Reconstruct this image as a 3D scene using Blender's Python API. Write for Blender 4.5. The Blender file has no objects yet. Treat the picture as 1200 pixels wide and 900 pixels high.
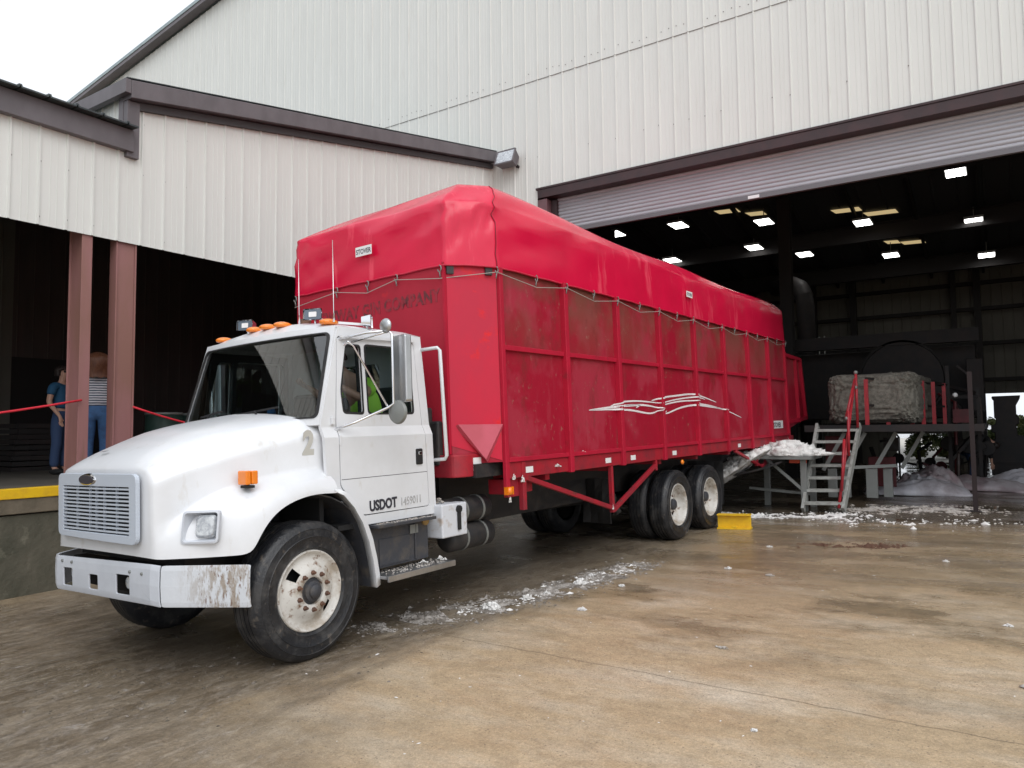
import bpy, bmesh, math, random
from mathutils import Vector, Matrix, noise
R = math.radians
PI = math.pi
SC = bpy.context.scene
COL = SC.collection
random.seed(7)

# ------------------------------------------------------------------ camera, light, exposure
def rotz(a): return Matrix.Rotation(a, 3, 'Z')
def rotx(a): return Matrix.Rotation(a, 3, 'X')
def roty(a): return Matrix.Rotation(a, 3, 'Y')
cam_d = bpy.data.cameras.new('camera'); cam = bpy.data.objects.new('camera', cam_d); COL.objects.link(cam)
cam_d.sensor_width = 36.0; cam_d.lens = 36.0 * 858.75 / 1200.0
cam_d.clip_start = 0.05; cam_d.clip_end = 2000
cm = (rotz(R(33.479)) @ rotx(R(90 + 3.445)) @ rotz(R(-0.607))).to_4x4(); cm.translation = (0, 0, 1.61)
cam.matrix_world = cm
SC.camera = cam

SUN_EL, SUN_AZ = 50.0, 126.0          # azimuth measured clockwise from +Y (the way into the hall)
w = bpy.data.worlds.new('World'); SC.world = w; w.use_nodes = True
nt = w.node_tree; nt.nodes.clear()
out = nt.nodes.new('ShaderNodeOutputWorld'); bg = nt.nodes.new('ShaderNodeBackground')
sky = nt.nodes.new('ShaderNodeTexSky'); sky.sky_type = 'NISHITA'; sky.sun_disc = False
sky.sun_elevation = R(SUN_EL); sky.sun_rotation = R(SUN_AZ); sky.dust_density = 4.0; sky.air_density = 1.0
hs = nt.nodes.new('ShaderNodeHueSaturation'); hs.inputs['Saturation'].default_value = 0.22
mx = nt.nodes.new('ShaderNodeMix'); mx.data_type = 'RGBA'; mx.inputs['Factor'].default_value = 0.72
mx.inputs['B'].default_value = (8.2, 8.6, 9.2, 1)
nt.links.new(sky.outputs[0], hs.inputs['Color']); nt.links.new(hs.outputs[0], mx.inputs['A'])
nt.links.new(mx.outputs['Result'], bg.inputs[0]); bg.inputs[1].default_value = 0.115
nt.links.new(bg.outputs[0], out.inputs[0])
sl = bpy.data.lights.new('sun', 'SUN'); sl.energy = 0.8; sl.angle = R(50); sl.color = (1, .985, .97)
so = bpy.data.objects.new('sun', sl); COL.objects.link(so)
d = Vector((math.sin(R(SUN_AZ)) * math.cos(R(SUN_EL)), math.cos(R(SUN_AZ)) * math.cos(R(SUN_EL)), math.sin(R(SUN_EL))))
so.rotation_euler = (-d).to_track_quat('-Z', 'Y').to_euler(); so.location = (10, -20, 30)
SC.view_settings.view_transform = 'Standard'; SC.view_settings.look = 'None'
SC.view_settings.exposure = 0.45; SC.view_settings.gamma = 1.0; SC.view_settings.use_curve_mapping = False

def gz(x, y):
    return -.04 + .0226 * max(-14, min(8, x)) + .0123 * max(-6, min(24, y))

# ------------------------------------------------------------------ materials
def M(name, c, rough=.6, metal=0., c2=None, scale=4., lo=.4, hi=.6, stretch=(1, 1, 1), bump=0., bscale=40., detail=6.,
      c3=None, scale3=9., lo3=.55, hi3=.7, stretch3=(1, 1, 1), rough2=None, emit=0., spec=None, coat=0.):
    m = bpy.data.materials.new(name); m.use_nodes = True
    n = m.node_tree; b = n.nodes['Principled BSDF']; Lk = n.links.new
    b.inputs['Base Color'].default_value = (*c, 1); b.inputs['Roughness'].default_value = rough
    b.inputs['Metallic'].default_value = metal
    if spec is not None: b.inputs['Specular IOR Level'].default_value = spec
    if coat: b.inputs['Coat Weight'].default_value = coat; b.inputs['Coat Roughness'].default_value = .12
    if emit:
        b.inputs['Emission Color'].default_value = (*c, 1); b.inputs['Emission Strength'].default_value = emit
    tc = n.nodes.new('ShaderNodeTexCoord')
    def field(sc, st, l, h, dt):
        mp = n.nodes.new('ShaderNodeMapping'); mp.inputs['Scale'].default_value = st
        Lk(tc.outputs['Object'], mp.inputs[0])
        t = n.nodes.new('ShaderNodeTexNoise'); t.inputs['Scale'].default_value = sc; t.inputs['Detail'].default_value = dt
        t.inputs['Roughness'].default_value = .62
        Lk(mp.outputs[0], t.inputs[0])
        r = n.nodes.new('ShaderNodeMapRange'); r.inputs[1].default_value = l; r.inputs[2].default_value = h
        Lk(t.outputs[0], r.inputs[0]); return r.outputs[0]
    cur = None
    if c2 is not None:
        f = field(scale, stretch, lo, hi, detail)
        x = n.nodes.new('ShaderNodeMix'); x.data_type = 'RGBA'; x.inputs['A'].default_value = (*c, 1); x.inputs['B'].default_value = (*c2, 1)
        Lk(f, x.inputs['Factor']); cur = x.outputs['Result']
        if rough2 is not None:
            y = n.nodes.new('ShaderNodeMix'); y.data_type = 'FLOAT'; y.inputs['A'].default_value = rough; y.inputs['B'].default_value = rough2
            Lk(f, y.inputs['Factor']); Lk(y.outputs['Result'], b.inputs['Roughness'])
    if c3 is not None:
        f = field(scale3, stretch3, lo3, hi3, 8)
        x = n.nodes.new('ShaderNodeMix'); x.data_type = 'RGBA'; x.inputs['B'].default_value = (*c3, 1)
        if cur: Lk(cur, x.inputs['A'])
        else: x.inputs['A'].default_value = (*c, 1)
        Lk(f, x.inputs['Factor']); cur = x.outputs['Result']
    if cur: Lk(cur, b.inputs['Base Color'])
    if bump:
        t = n.nodes.new('ShaderNodeTexNoise'); t.inputs['Scale'].default_value = bscale; t.inputs['Detail'].default_value = 5
        Lk(tc.outputs['Object'], t.inputs[0])
        bp = n.nodes.new('ShaderNodeBump'); bp.inputs['Strength'].default_value = bump; bp.inputs['Distance'].default_value = .02
        Lk(t.outputs[0], bp.inputs['Height']); Lk(bp.outputs[0], b.inputs['Normal'])
    return m

def glass_mat(name, tint, gloss=1.0, rough=.02, refl=(1, 1, 1)):
    m = bpy.data.materials.new(name); m.use_nodes = True; n = m.node_tree; n.nodes.clear(); Lk = n.links.new
    o = n.nodes.new('ShaderNodeOutputMaterial'); mixs = n.nodes.new('ShaderNodeMixShader')
    tr = n.nodes.new('ShaderNodeBsdfTransparent'); tr.inputs[0].default_value = (*tint, 1)
    gl = n.nodes.new('ShaderNodeBsdfGlossy'); gl.inputs['Roughness'].default_value = rough; gl.inputs[0].default_value = (*refl, 1)
    fr = n.nodes.new('ShaderNodeFresnel'); fr.inputs[0].default_value = 1.55
    ml = n.nodes.new('ShaderNodeMath'); ml.operation = 'MULTIPLY'; ml.inputs[1].default_value = gloss; ml.use_clamp = True
    Lk(fr.outputs[0], ml.inputs[0]); Lk(ml.outputs[0], mixs.inputs[0]); Lk(tr.outputs[0], mixs.inputs[1]); Lk(gl.outputs[0], mixs.inputs[2])
    Lk(mixs.outputs[0], o.inputs[0]); return m

m_wall = M('painted_metal_siding', (.70, .712, .68), .5, 0, (.66, .672, .64), 1.3, .35, .7, (2, 2, .35), c3=(.60, .59, .55), scale3=3, lo3=.58, hi3=.8, stretch3=(3, 3, .25))
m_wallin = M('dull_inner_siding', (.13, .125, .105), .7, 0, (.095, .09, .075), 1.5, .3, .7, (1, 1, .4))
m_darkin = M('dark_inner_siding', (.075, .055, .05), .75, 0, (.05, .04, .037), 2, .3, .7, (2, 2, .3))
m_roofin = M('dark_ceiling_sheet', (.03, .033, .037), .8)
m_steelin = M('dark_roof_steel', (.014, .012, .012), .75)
m_trim = M('brown_grey_trim', (.14, .125, .135), .45, 0, (.115, .102, .11), 3, .4, .6, (1, 1, .5))
m_rooftop = M('weathered_dark_roof', (.05, .06, .065), .6, .3, (.09, .11, .11), 5)
m_gutter = M('pale_teal_gutter', (.33, .40, .41), .5, .1, (.27, .33, .34), 4)
m_header = M('dark_maroon_steel', (.05, .022, .024), .5, 0, (.035, .018, .02), 3, .4, .6)
m_jamb = M('maroon_jamb_steel', (.15, .075, .085), .5, 0, (.10, .05, .055), 3, .4, .6)
m_shut = M('lavender_grey_slats', (.42, .42, .455), .42, .15, (.37, .37, .40), 2.0, .35, .65, (.4, 1, 3), c3=(.30, .28, .26), scale3=2, lo3=.55, hi3=.8, stretch3=(.3, 1, 2))
m_col = M('rose_primer_steel', (.31, .145, .145), .6, 0, (.25, .125, .10), 1.6, .4, .65, (1, 1, .35), c3=(.20, .115, .08), scale3=2.2, lo3=.55, hi3=.75, stretch3=(3, 3, .3))
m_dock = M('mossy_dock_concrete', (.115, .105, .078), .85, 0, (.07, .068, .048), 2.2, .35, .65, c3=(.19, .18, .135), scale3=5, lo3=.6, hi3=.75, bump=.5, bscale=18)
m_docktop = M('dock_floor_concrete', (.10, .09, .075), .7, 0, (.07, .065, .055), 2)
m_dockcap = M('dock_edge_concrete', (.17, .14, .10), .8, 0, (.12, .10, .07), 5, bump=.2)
m_yel = M('yellow_safety_paint', (.80, .50, .012), .5, 0, (.68, .40, .02), 9, .45, .7)
m_white = M('white_truck_paint', (.72, .735, .76), .28, 0, (.66, .67, .685), 2.2, .42, .7, coat=.4, c3=(.55, .52, .47), scale3=9, lo3=.60, hi3=.82, stretch3=(1, 1, .4), bump=.02, bscale=3)
m_bump = M('dull_white_bumper', (.58, .61, .66), .5, 0, (.52, .55, .60), 4, .4, .7, bump=.05)
m_grille = M('pale_grey_plastic', (.50, .55, .62), .45)
m_black = M('black_rubber', (.012, .012, .013), .55, 0, (.03, .028, .027), 5, .45, .7, bump=.15, bscale=60)
m_tyre = M('tyre_rubber', (.014, .015, .018), .42, 0, (.055, .053, .052), 7.0, .48, .70, rough2=.8, bump=.25, bscale=60, c3=(.13, .11, .09), scale3=16, lo3=.58, hi3=.76)
m_chassis = M('black_chassis_paint', (.02, .02, .022), .5, 0, (.05, .042, .036), 6, .45, .7, rough2=.8, bump=.15)
m_cast = M('dirty_charcoal_steel', (.045, .047, .055), .55, 0, (.10, .085, .07), 7, .5, .75, rough2=.85, bump=.2)
m_rimw = M('dirty_white_rim', (.60, .585, .55), .5, 0, (.38, .33, .27), 6, .46, .64, c3=(.17, .09, .05), scale3=18, lo3=.56, hi3=.68, bump=.08)
m_rust = M('rusty_steel', (.10, .055, .04), .7, .2, (.16, .08, .05), 20, bump=.2)
m_chrome = M('polished_chrome', (.75, .76, .78), .12, 1.)
m_stain = M('brushed_stainless', (.55, .56, .57), .32, .9, (.42, .43, .44), 6, stretch=(1, 1, .3))
m_amber = M('amber_lens', (.85, .22, .005), .18, coat=.6)
m_lens = M('clear_lamp_lens', (.60, .63, .65), .12, .2, (.35, .37, .4), 30, coat=.8)
m_dark = M('matt_dark', (.012, .012, .013), .8)
m_red = M('red_frame_paint', (.46, .011, .037), .5, 0, (.36, .010, .030), 2.3, .4, .7, spec=.3, c3=(.20, .025, .03), scale3=5, lo3=.62, hi3=.8, bump=.06)
m_redbr = M('bright_red_corner_paint', (.58, .014, .044), .5, 0, (.49, .020, .050), 1.4, .38, .62, (1, 1, .5), spec=.3, c3=(.72, .012, .012), scale3=2.0, lo3=.6, hi3=.68, bump=.04)
m_pink = M('faded_pink_panel', (.52, .085, .125), .5, 0, (.46, .07, .10), 3)
m_redlow = M('grimy_red_rail', (.38, .012, .026), .5, 0, (.24, .018, .03), 4, .4, .65, c3=(.10, .035, .03), scale3=6, lo3=.58, hi3=.75, bump=.15)
m_glass = glass_mat('windscreen_glass', (.52, .60, .60), 2.4)
m_sideglass = glass_mat('side_window_glass', (.78, .88, .90), 1.5)
m_cotton = M('raw_cotton', (.80, .79, .77), .95, 0, (.64, .62, .59), 30, .45, .75, bump=.6, bscale=60)
m_lint = M('dirty_lint', (.52, .49, .46), .95, 0, (.28, .24, .20), 14, .4, .65, bump=.4, bscale=60)
m_galv = M('galvanised_steel', (.24, .25, .24), .5, .35, (.22, .23, .22), 10, .4, .7)
m_stairp = M('pale_stair_steel', (.36, .37, .35), .6, .1, (.26, .26, .24), 9)
m_spotl = M('smoked_lamp_lens', (.10, .13, .17), .12, coat=.6)
m_galvd = M('dull_pipe_steel', (.08, .075, .075), .5, .3, (.05, .035, .03), 8)
m_lamp = M('lit_lamp_panel', (1, .98, .95), .5, emit=5.0)
m_sky2 = M('lit_skylight', (.86, .66, .34), .5, emit=.42)
m_handred = M('red_handrail_paint', (.42, .02, .03), .45, 0, (.30, .02, .03), 6)
m_mach = M('dark_machine_steel', (.012, .011, .012), .65, .1, (.022, .016, .015), 4)
m_machred = M('dark_red_machine', (.13, .014, .02), .55, 0, (.08, .012, .014), 4)
m_tarpw = M('pale_plastic_sheet', (.62, .62, .67), .45, 0, (.34, .31, .33), 2.2, .4, .65, bump=.25, bscale=8)
m_tarpp = M('pinkish_plastic_sheet', (.31, .235, .25), .5, 0, (.40, .37, .39), 2.5, .4, .6, bump=.25, bscale=8)
m_skin = M('skin', (.52, .30, .22), .5)
m_jean = M('blue_denim', (.045, .12, .27), .8, 0, (.035, .085, .2), 18)
m_jeand = M('dark_denim', (.03, .06, .14), .8)
m_tee = M('teal_blue_cotton', (.012, .075, .16), .8)
m_hair = M('auburn_hair', (.11, .04, .022), .55, 0, (.19, .075, .035), 30, .4, .7, (3, 3, .3))
m_hairk = M('dark_hair', (.02, .012, .01), .6)
m_hiviz = M('lime_safety_cloth', (.46, .86, .10), .7)
m_seat = M('grey_seat_cloth', (.06, .065, .07), .85)
m_rope = M('red_rope_fibre', (.62, .02, .04), .7)
m_bark = M('bark', (.06, .045, .03), .9); m_leaf = M('leaf_green', (.07, .10, .03), .7, 0, (.12, .13, .035), 1.5)
m_blue = M('blue_plastic', (.02, .2, .55), .3)
m_inkb = M('black_lettering', (.03, .03, .04), .6)
m_inkg = M('faded_grey_lettering', (.42, .42, .42), .6)
m_ink2 = M('tan_stencil_paint', (.48, .47, .43), .6)
m_inkr = M('faded_maroon_lettering', (.12, .022, .028), .6, 0, (.30, .02, .035), 14, .42, .58)
m_label = M('white_label', (.80, .80, .80), .5)
m_stripe = M('white_vinyl_stripe', (.78, .74, .75), .5)
m_soot = M('white_gearbox_paint', (.62, .64, .68), .45, 0, (.40, .33, .27), 8, .55, .72)
m_barrel = M('dark_green_drum', (.02, .05, .04), .5)

def corr_stripes():
    m = bpy.data.materials.new('striped_knit'); m.use_nodes = True; n = m.node_tree; b = n.nodes['Principled BSDF']; Lk = n.links.new
    tc = n.nodes.new('ShaderNodeTexCoord'); wv = n.nodes.new('ShaderNodeTexWave'); wv.bands_direction = 'Z'; wv.inputs['Scale'].default_value = 9.5
    wv.inputs['Distortion'].default_value = .8; wv.inputs['Detail Scale'].default_value = 1.5
    Lk(tc.outputs['Object'], wv.inputs[0]); cr = n.nodes.new('ShaderNodeValToRGB')
    cr.color_ramp.elements[0].position = .42; cr.color_ramp.elements[0].color = (.06, .07, .11, 1)
    cr.color_ramp.elements[1].position = .5; cr.color_ramp.elements[1].color = (.62, .62, .66, 1)
    Lk(wv.outputs[0], cr.inputs[0]); Lk(cr.outputs[0], b.inputs['Base Color']); b.inputs['Roughness'].default_value = .85
    return m
m_knit = corr_stripes()

def panel_mat():
    """weathered red side sheet: chalky patches inside each bay, brown grime high up, scratches"""
    m = bpy.data.materials.new('weathered_red_sheet'); m.use_nodes = True; n = m.node_tree; b = n.nodes['Principled BSDF']; Lk = n.links.new
    tc = n.nodes.new('ShaderNodeTexCoord'); sep = n.nodes.new('ShaderNodeSeparateXYZ'); Lk(tc.outputs['Object'], sep.inputs[0])
    def noi(sc, st, l, h, rg=.6):
        mp = n.nodes.new('ShaderNodeMapping'); mp.inputs['Scale'].default_value = st; Lk(tc.outputs['Object'], mp.inputs[0])
        t = n.nodes.new('ShaderNodeTexNoise'); t.inputs['Scale'].default_value = sc; t.inputs['Detail'].default_value = 8; t.inputs['Roughness'].default_value = rg
        Lk(mp.outputs[0], t.inputs[0]); r = n.nodes.new('ShaderNodeMapRange'); r.inputs[1].default_value = l; r.inputs[2].default_value = h
        Lk(t.outputs[0], r.inputs[0]); return r.outputs[0]
    def mix(a, bb, f):
        x = n.nodes.new('ShaderNodeMix'); x.data_type = 'RGBA'
        if isinstance(a, tuple): x.inputs['A'].default_value = (*a, 1)
        else: Lk(a, x.inputs['A'])
        x.inputs['B'].default_value = (*bb, 1); Lk(f, x.inputs['Factor']); return x.outputs['Result']
    def mul(a, bb):
        x = n.nodes.new('ShaderNodeMath'); x.operation = 'MULTIPLY'; Lk(a, x.inputs[0])
        if isinstance(bb, float): x.inputs[1].default_value = bb
        else: Lk(bb, x.inputs[1])
        x.use_clamp = True; return x.outputs[0]
    c = mix((.34, .008, .027), (.39, .037, .062), mul(noi(1.1, (1, 1.2, 1.0), .46, .54), .7))
    c = mix(c, (.45, .075, .10), mul(noi(2.3, (1, 3, .35), .56, .74), .35))
    # brown grime: stronger near the top of the sheet
    zr = n.nodes.new('ShaderNodeMapRange'); zr.inputs[1].default_value = 2.2; zr.inputs[2].default_value = 3.2; Lk(sep.outputs[2], zr.inputs[0])
    yr = n.nodes.new('ShaderNodeMapRange'); yr.inputs[1].default_value = 6.5; yr.inputs[2].default_value = -6.0; yr.inputs[3].default_value = .55; Lk(sep.outputs[1], yr.inputs[0])
    c = mix(c, (.17, .075, .05), mul(mul(noi(1.6, (1, 1, 1), .38, .58), zr.outputs[0]), .85))
    c = mix(c, (.30, .16, .12), mul(noi(16, (1, 1, 1), .62, .72), .6))
    c = mix(c, (.16, .03, .026), mul(noi(1.5, (1, 1.3, .9), .55, .62, .72), .42))
    Lk(c, b.inputs['Base Color']); b.inputs['Roughness'].default_value = .45; b.inputs['Specular IOR Level'].default_value = .3
    t = n.nodes.new('ShaderNodeTexNoise'); t.inputs['Scale'].default_value = 1.8; Lk(tc.outputs['Object'], t.inputs[0])
    bp = n.nodes.new('ShaderNodeBump'); bp.inputs['Strength'].default_value = .25; bp.inputs['Distance'].default_value = .04
    Lk(t.outputs[0], bp.inputs['Height']); Lk(bp.outputs[0], b.inputs['Normal'])
    return m
m_panel = panel_mat()

m_tarp = M('crimson_vinyl', (.70, .008, .055), .24, 0, (.61, .007, .046), 1.1, .35, .65, (1, 1, 1), spec=.5, c3=(.78, .06, .11), scale3=1.6, lo3=.58, hi3=.66, stretch3=(2.2, 2.2, .35), bump=.06, bscale=5)
m_rustbump = M('peeling_rusty_bumper', (.56, .58, .61), .55, 0, (.50, .50, .50), 5, .4, .7, c3=(.16, .085, .05), scale3=42, lo3=.53, hi3=.60, stretch3=(1, 1, .3), bump=.15)

def rust_bumper():
    m = M('peeling_bumper_paint', (.56, .585, .62), .5, 0, (.52, .55, .59), 4, .4, .7, bump=.08)
    n = m.node_tree; Lk = n.links.new; b = n.nodes['Principled BSDF']
    src = b.inputs['Base Color'].links[0].from_socket
    tc = n.nodes.new('ShaderNodeTexCoord'); sp = n.nodes.new('ShaderNodeSeparateXYZ'); Lk(tc.outputs['Object'], sp.inputs[0])
    mp = n.nodes.new('ShaderNodeMapping'); mp.inputs['Scale'].default_value = (1, 1, .28); Lk(tc.outputs['Object'], mp.inputs[0])
    def nz(sc, l, h, v):
        t = n.nodes.new('ShaderNodeTexNoise'); t.inputs['Scale'].default_value = sc; t.inputs['Detail'].default_value = 9; t.inputs['Roughness'].default_value = .7; Lk(v, t.inputs[0])
        r = n.nodes.new('ShaderNodeMapRange'); r.inputs[1].default_value = l; r.inputs[2].default_value = h; Lk(t.outputs[0], r.inputs[0]); return r.outputs[0]
    edge = n.nodes.new('ShaderNodeMapRange'); edge.inputs[1].default_value = .84; edge.inputs[2].default_value = 1.0; Lk(sp.outputs[0], edge.inputs[0])
    m1 = n.nodes.new('ShaderNodeMath'); m1.operation = 'MULTIPLY'; Lk(nz(26, .47, .58, mp.outputs[0]), m1.inputs[0]); Lk(edge.outputs[0], m1.inputs[1])
    x = n.nodes.new('ShaderNodeMix'); x.data_type = 'RGBA'; Lk(src, x.inputs['A']); x.inputs['B'].default_value = (.30, .26, .22, 1); Lk(m1.outputs[0], x.inputs['Factor'])
    m2 = n.nodes.new('ShaderNodeMath'); m2.operation = 'MULTIPLY'; Lk(nz(60, .56, .62, mp.outputs[0]), m2.inputs[0]); Lk(edge.outputs[0], m2.inputs[1])
    y = n.nodes.new('ShaderNodeMix'); y.data_type = 'RGBA'; Lk(x.outputs['Result'], y.inputs['A']); y.inputs['B'].default_value = (.14, .07, .04, 1); Lk(m2.outputs[0], y.inputs['Factor'])
    Lk(y.outputs['Result'], b.inputs['Base Color']); return m
m_rustbump = rust_bumper()

def ground_mat():
    m = bpy.data.materials.new('wet_concrete'); m.use_nodes = True; n = m.node_tree; b = n.nodes['Principled BSDF']; Lk = n.links.new
    tc = n.nodes.new('ShaderNodeTexCoord'); sep = n.nodes.new('ShaderNodeSeparateXYZ'); Lk(tc.outputs['Object'], sep.inputs[0])
    def noi(sc, st=(1, 1, 1), l=.4, h=.6, dt=8, rg=.6, rz=0., ds=0.):
        mp = n.nodes.new('ShaderNodeMapping'); mp.inputs['Scale'].default_value = st; mp.inputs['Rotation'].default_value = (0, 0, rz); Lk(tc.outputs['Object'], mp.inputs[0])
        t = n.nodes.new('ShaderNodeTexNoise'); t.inputs['Scale'].default_value = sc; t.inputs['Detail'].default_value = dt; t.inputs['Roughness'].default_value = rg
        t.inputs['Distortion'].default_value = ds
        Lk(mp.outputs[0], t.inputs[0]); r = n.nodes.new('ShaderNodeMapRange'); r.inputs[1].default_value = l; r.inputs[2].default_value = h
        Lk(t.outputs[0], r.inputs[0]); return r.outputs[0]
    def rng(s, a, bb, lo=0., hi=1.):
        r = n.nodes.new('ShaderNodeMapRange'); r.interpolation_type = 'SMOOTHSTEP'; r.inputs[1].default_value = a; r.inputs[2].default_value = bb; r.inputs[3].default_value = lo; r.inputs[4].default_value = hi
        Lk(s, r.inputs[0]); return r.outputs[0]
    def mth(op, a, bb, cl=True):
        x = n.nodes.new('ShaderNodeMath'); x.operation = op; x.use_clamp = cl
        for i, v in enumerate((a, bb)):
            if isinstance(v, (int, float)): x.inputs[i].default_value = v
            else: Lk(v, x.inputs[i])
        return x.outputs[0]
    def mix(a, bb, f):
        x = n.nodes.new('ShaderNodeMix'); x.data_type = 'RGBA'
        for k, v in (('A', a), ('B', bb)):
            if isinstance(v, tuple): x.inputs[k].default_value = (*v, 1)
            else: Lk(v, x.inputs[k])
        Lk(f, x.inputs['Factor']); return x.outputs['Result']
    X, Y = sep.outputs[0], sep.outputs[1]
    # lane of dirt the trucks drive in: around x -7.5 .. -3.6
    edge = noi(.9, (1, .35, 1), .3, .7, 5)
    xs = mth('ADD', X, mth('MULTIPLY', edge, 1.1), False)
    lane = mth('MULTIPLY', rng(xs, -9.0, -7.6), rng(xs, -2.7, -3.7))
    near = rng(Y, 4.8, 2.4)        # dirt fans out in front of the truck
    fan = mth('MULTIPLY', rng(xs, -2.0, -3.4), rng(Y, 3.7, 2.4))
    lane = mth('MAXIMUM', lane, mth('MULTIPLY', fan, .8))
    wet = mth('MULTIPLY', rng(Y, 5.5, 9.5), noi(.8, (.7, 1.4, 1), .25, .58, 9))
    wet2 = mth('MULTIPLY', noi(.6, (1, 1.6, 1), .47, .62, 10, .68), rng(Y, 3.4, 6.5, .0, 1.))
    wetA = mth('MAXIMUM', mth('MAXIMUM', wet, wet2), mth('MULTIPLY', lane, .85))
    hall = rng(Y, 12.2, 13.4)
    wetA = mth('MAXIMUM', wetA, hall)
    dry = mix((.45, .34, .215), (.39, .295, .185), noi(1.4, (1, 1, 1), .35, .65))
    dry = mix(dry, (.54, .46, .355), noi(.8, (1, 2.6, 1), .45, .72, 8, .6, R(55)))
    dry = mix(dry, (.40, .27, .155), mth('MULTIPLY', noi(1.1, (1, 1.8, 1), .48, .66, 8, .7), .5))
    wetc = mix((.245, .18, .105), (.165, .125, .075), noi(2.1, (1, 2, 1), .35, .65))
    c = mix(dry, wetc, mth('MULTIPLY', wetA, .9))
    # streaks along the driving direction
    st = noi(3.4, (1.5, .55, 1), .42, .62, 12, .78, R(-4), .9)
    st2 = noi(10.0, (1.2, .55, 1), .5, .64, 12, .8, R(-14), 1.2)
    lanec = mix((.13, .098, .066), (.31, .255, .19), st)
    lanec = mix(lanec, (.48, .43, .375), mth('MULTIPLY', st2, .55))
    c = mix(c, lanec, mth('MULTIPLY', lane, .85))
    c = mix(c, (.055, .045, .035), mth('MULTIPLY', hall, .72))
    def gray(c, f, lo, hi):
        g_ = mth('ADD', mth('MULTIPLY', f, hi - lo, False), lo, False)
        x = n.nodes.new('ShaderNodeMix'); x.data_type = 'RGBA'; x.blend_type = 'MULTIPLY'; x.inputs['Factor'].default_value = 1; x.clamp_result = False
        Lk(c, x.inputs['A']); Lk(g_, x.inputs['B']); return x.outputs['Result']
    c = gray(c, noi(55, (1, 1, 1), .36, .64, 10, .85), .74, 1.27)
    c = gray(c, noi(9, (1, 1.3, 1), .36, .64, 10, .75), .86, 1.14)
    c = gray(c, noi(120, (1, 1, 1), .35, .65, 4, .8), .80, 1.22)
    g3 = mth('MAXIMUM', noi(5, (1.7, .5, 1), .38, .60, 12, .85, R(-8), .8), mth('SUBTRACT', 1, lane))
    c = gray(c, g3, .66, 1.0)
    c = mix(c, (.50, .47, .46), mth('MULTIPLY', mth('MULTIPLY', noi(4.2, (1.5, .6, 1), .56, .64, 12, .85, R(-10), 1.0), noi(22, (1.3, .7, 1), .42, .58, 10, .8)), mth('MULTIPLY', lane, .8)))
    shade_stain = mth('MULTIPLY', mth('MULTIPLY', rng(xs, -8.0, -7.0), rng(xs, -3.9, -4.5)), mth('MULTIPLY', rng(Y, 3.1, 4.2), noi(1.3, (1.2, .7, 1), .30, .58, 10, .75)))  # wet dirt stain plus shade under the truck, both painted into the colour
    c = gray(c, mth('SUBTRACT', 1, shade_stain), .42, 1.0)
    # aggregate specks
    vo = n.nodes.new('ShaderNodeTexVoronoi'); vo.inputs['Scale'].default_value = 34; Lk(tc.outputs['Object'], vo.inputs[0])
    sp = rng(vo.outputs['Distance'], .22, .10)
    sp = mth('MULTIPLY', sp, noi(7, (1, 1, 1), .44, .56))
    c = mix(c, (.10, .08, .07), mth('MULTIPLY', sp, .75))
    sp2 = mth('MULTIPLY', noi(70, (1, 1, 1), .60, .70, 3), noi(2.3, (1, 1, 1), .35, .65))
    c = mix(c, (.50, .42, .34), mth('MULTIPLY', sp2, .5))
    pale = mth('MULTIPLY', noi(1.7, (1, 1.3, 1), .66, .72, 9, .75), noi(11, (1, 1, 1), .42, .6, 8, .7))
    c = mix(c, (.44, .42, .42), mth('MULTIPLY', pale, .75))
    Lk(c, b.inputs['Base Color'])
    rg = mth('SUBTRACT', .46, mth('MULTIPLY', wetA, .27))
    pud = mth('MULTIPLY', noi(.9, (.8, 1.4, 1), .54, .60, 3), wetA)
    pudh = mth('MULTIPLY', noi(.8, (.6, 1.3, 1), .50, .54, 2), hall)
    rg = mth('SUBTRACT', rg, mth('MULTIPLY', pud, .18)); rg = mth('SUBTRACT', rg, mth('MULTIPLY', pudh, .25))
    rg = mth('MAXIMUM', mth('ADD', rg, mth('MULTIPLY', lane, .10)), .06)
    Lk(rg, b.inputs['Roughness'])
    bt = noi(30, (1, 1, 1), 0.2, .8, 10, .75)
    h = mth('ADD', mth('MULTIPLY', bt, .5), mth('MULTIPLY', mth('ADD', st, st2), mth('MULTIPLY', lane, .9)), False)
    bp = n.nodes.new('ShaderNodeBump'); bp.inputs['Distance'].default_value = .02
    Lk(mth('SUBTRACT', .36, mth('MULTIPLY', pudh, .34)), bp.inputs['Strength'])
    Lk(h, bp.inputs['Height']); Lk(bp.outputs[0], b.inputs['Normal'])
    return m
m_ground = ground_mat()

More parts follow.
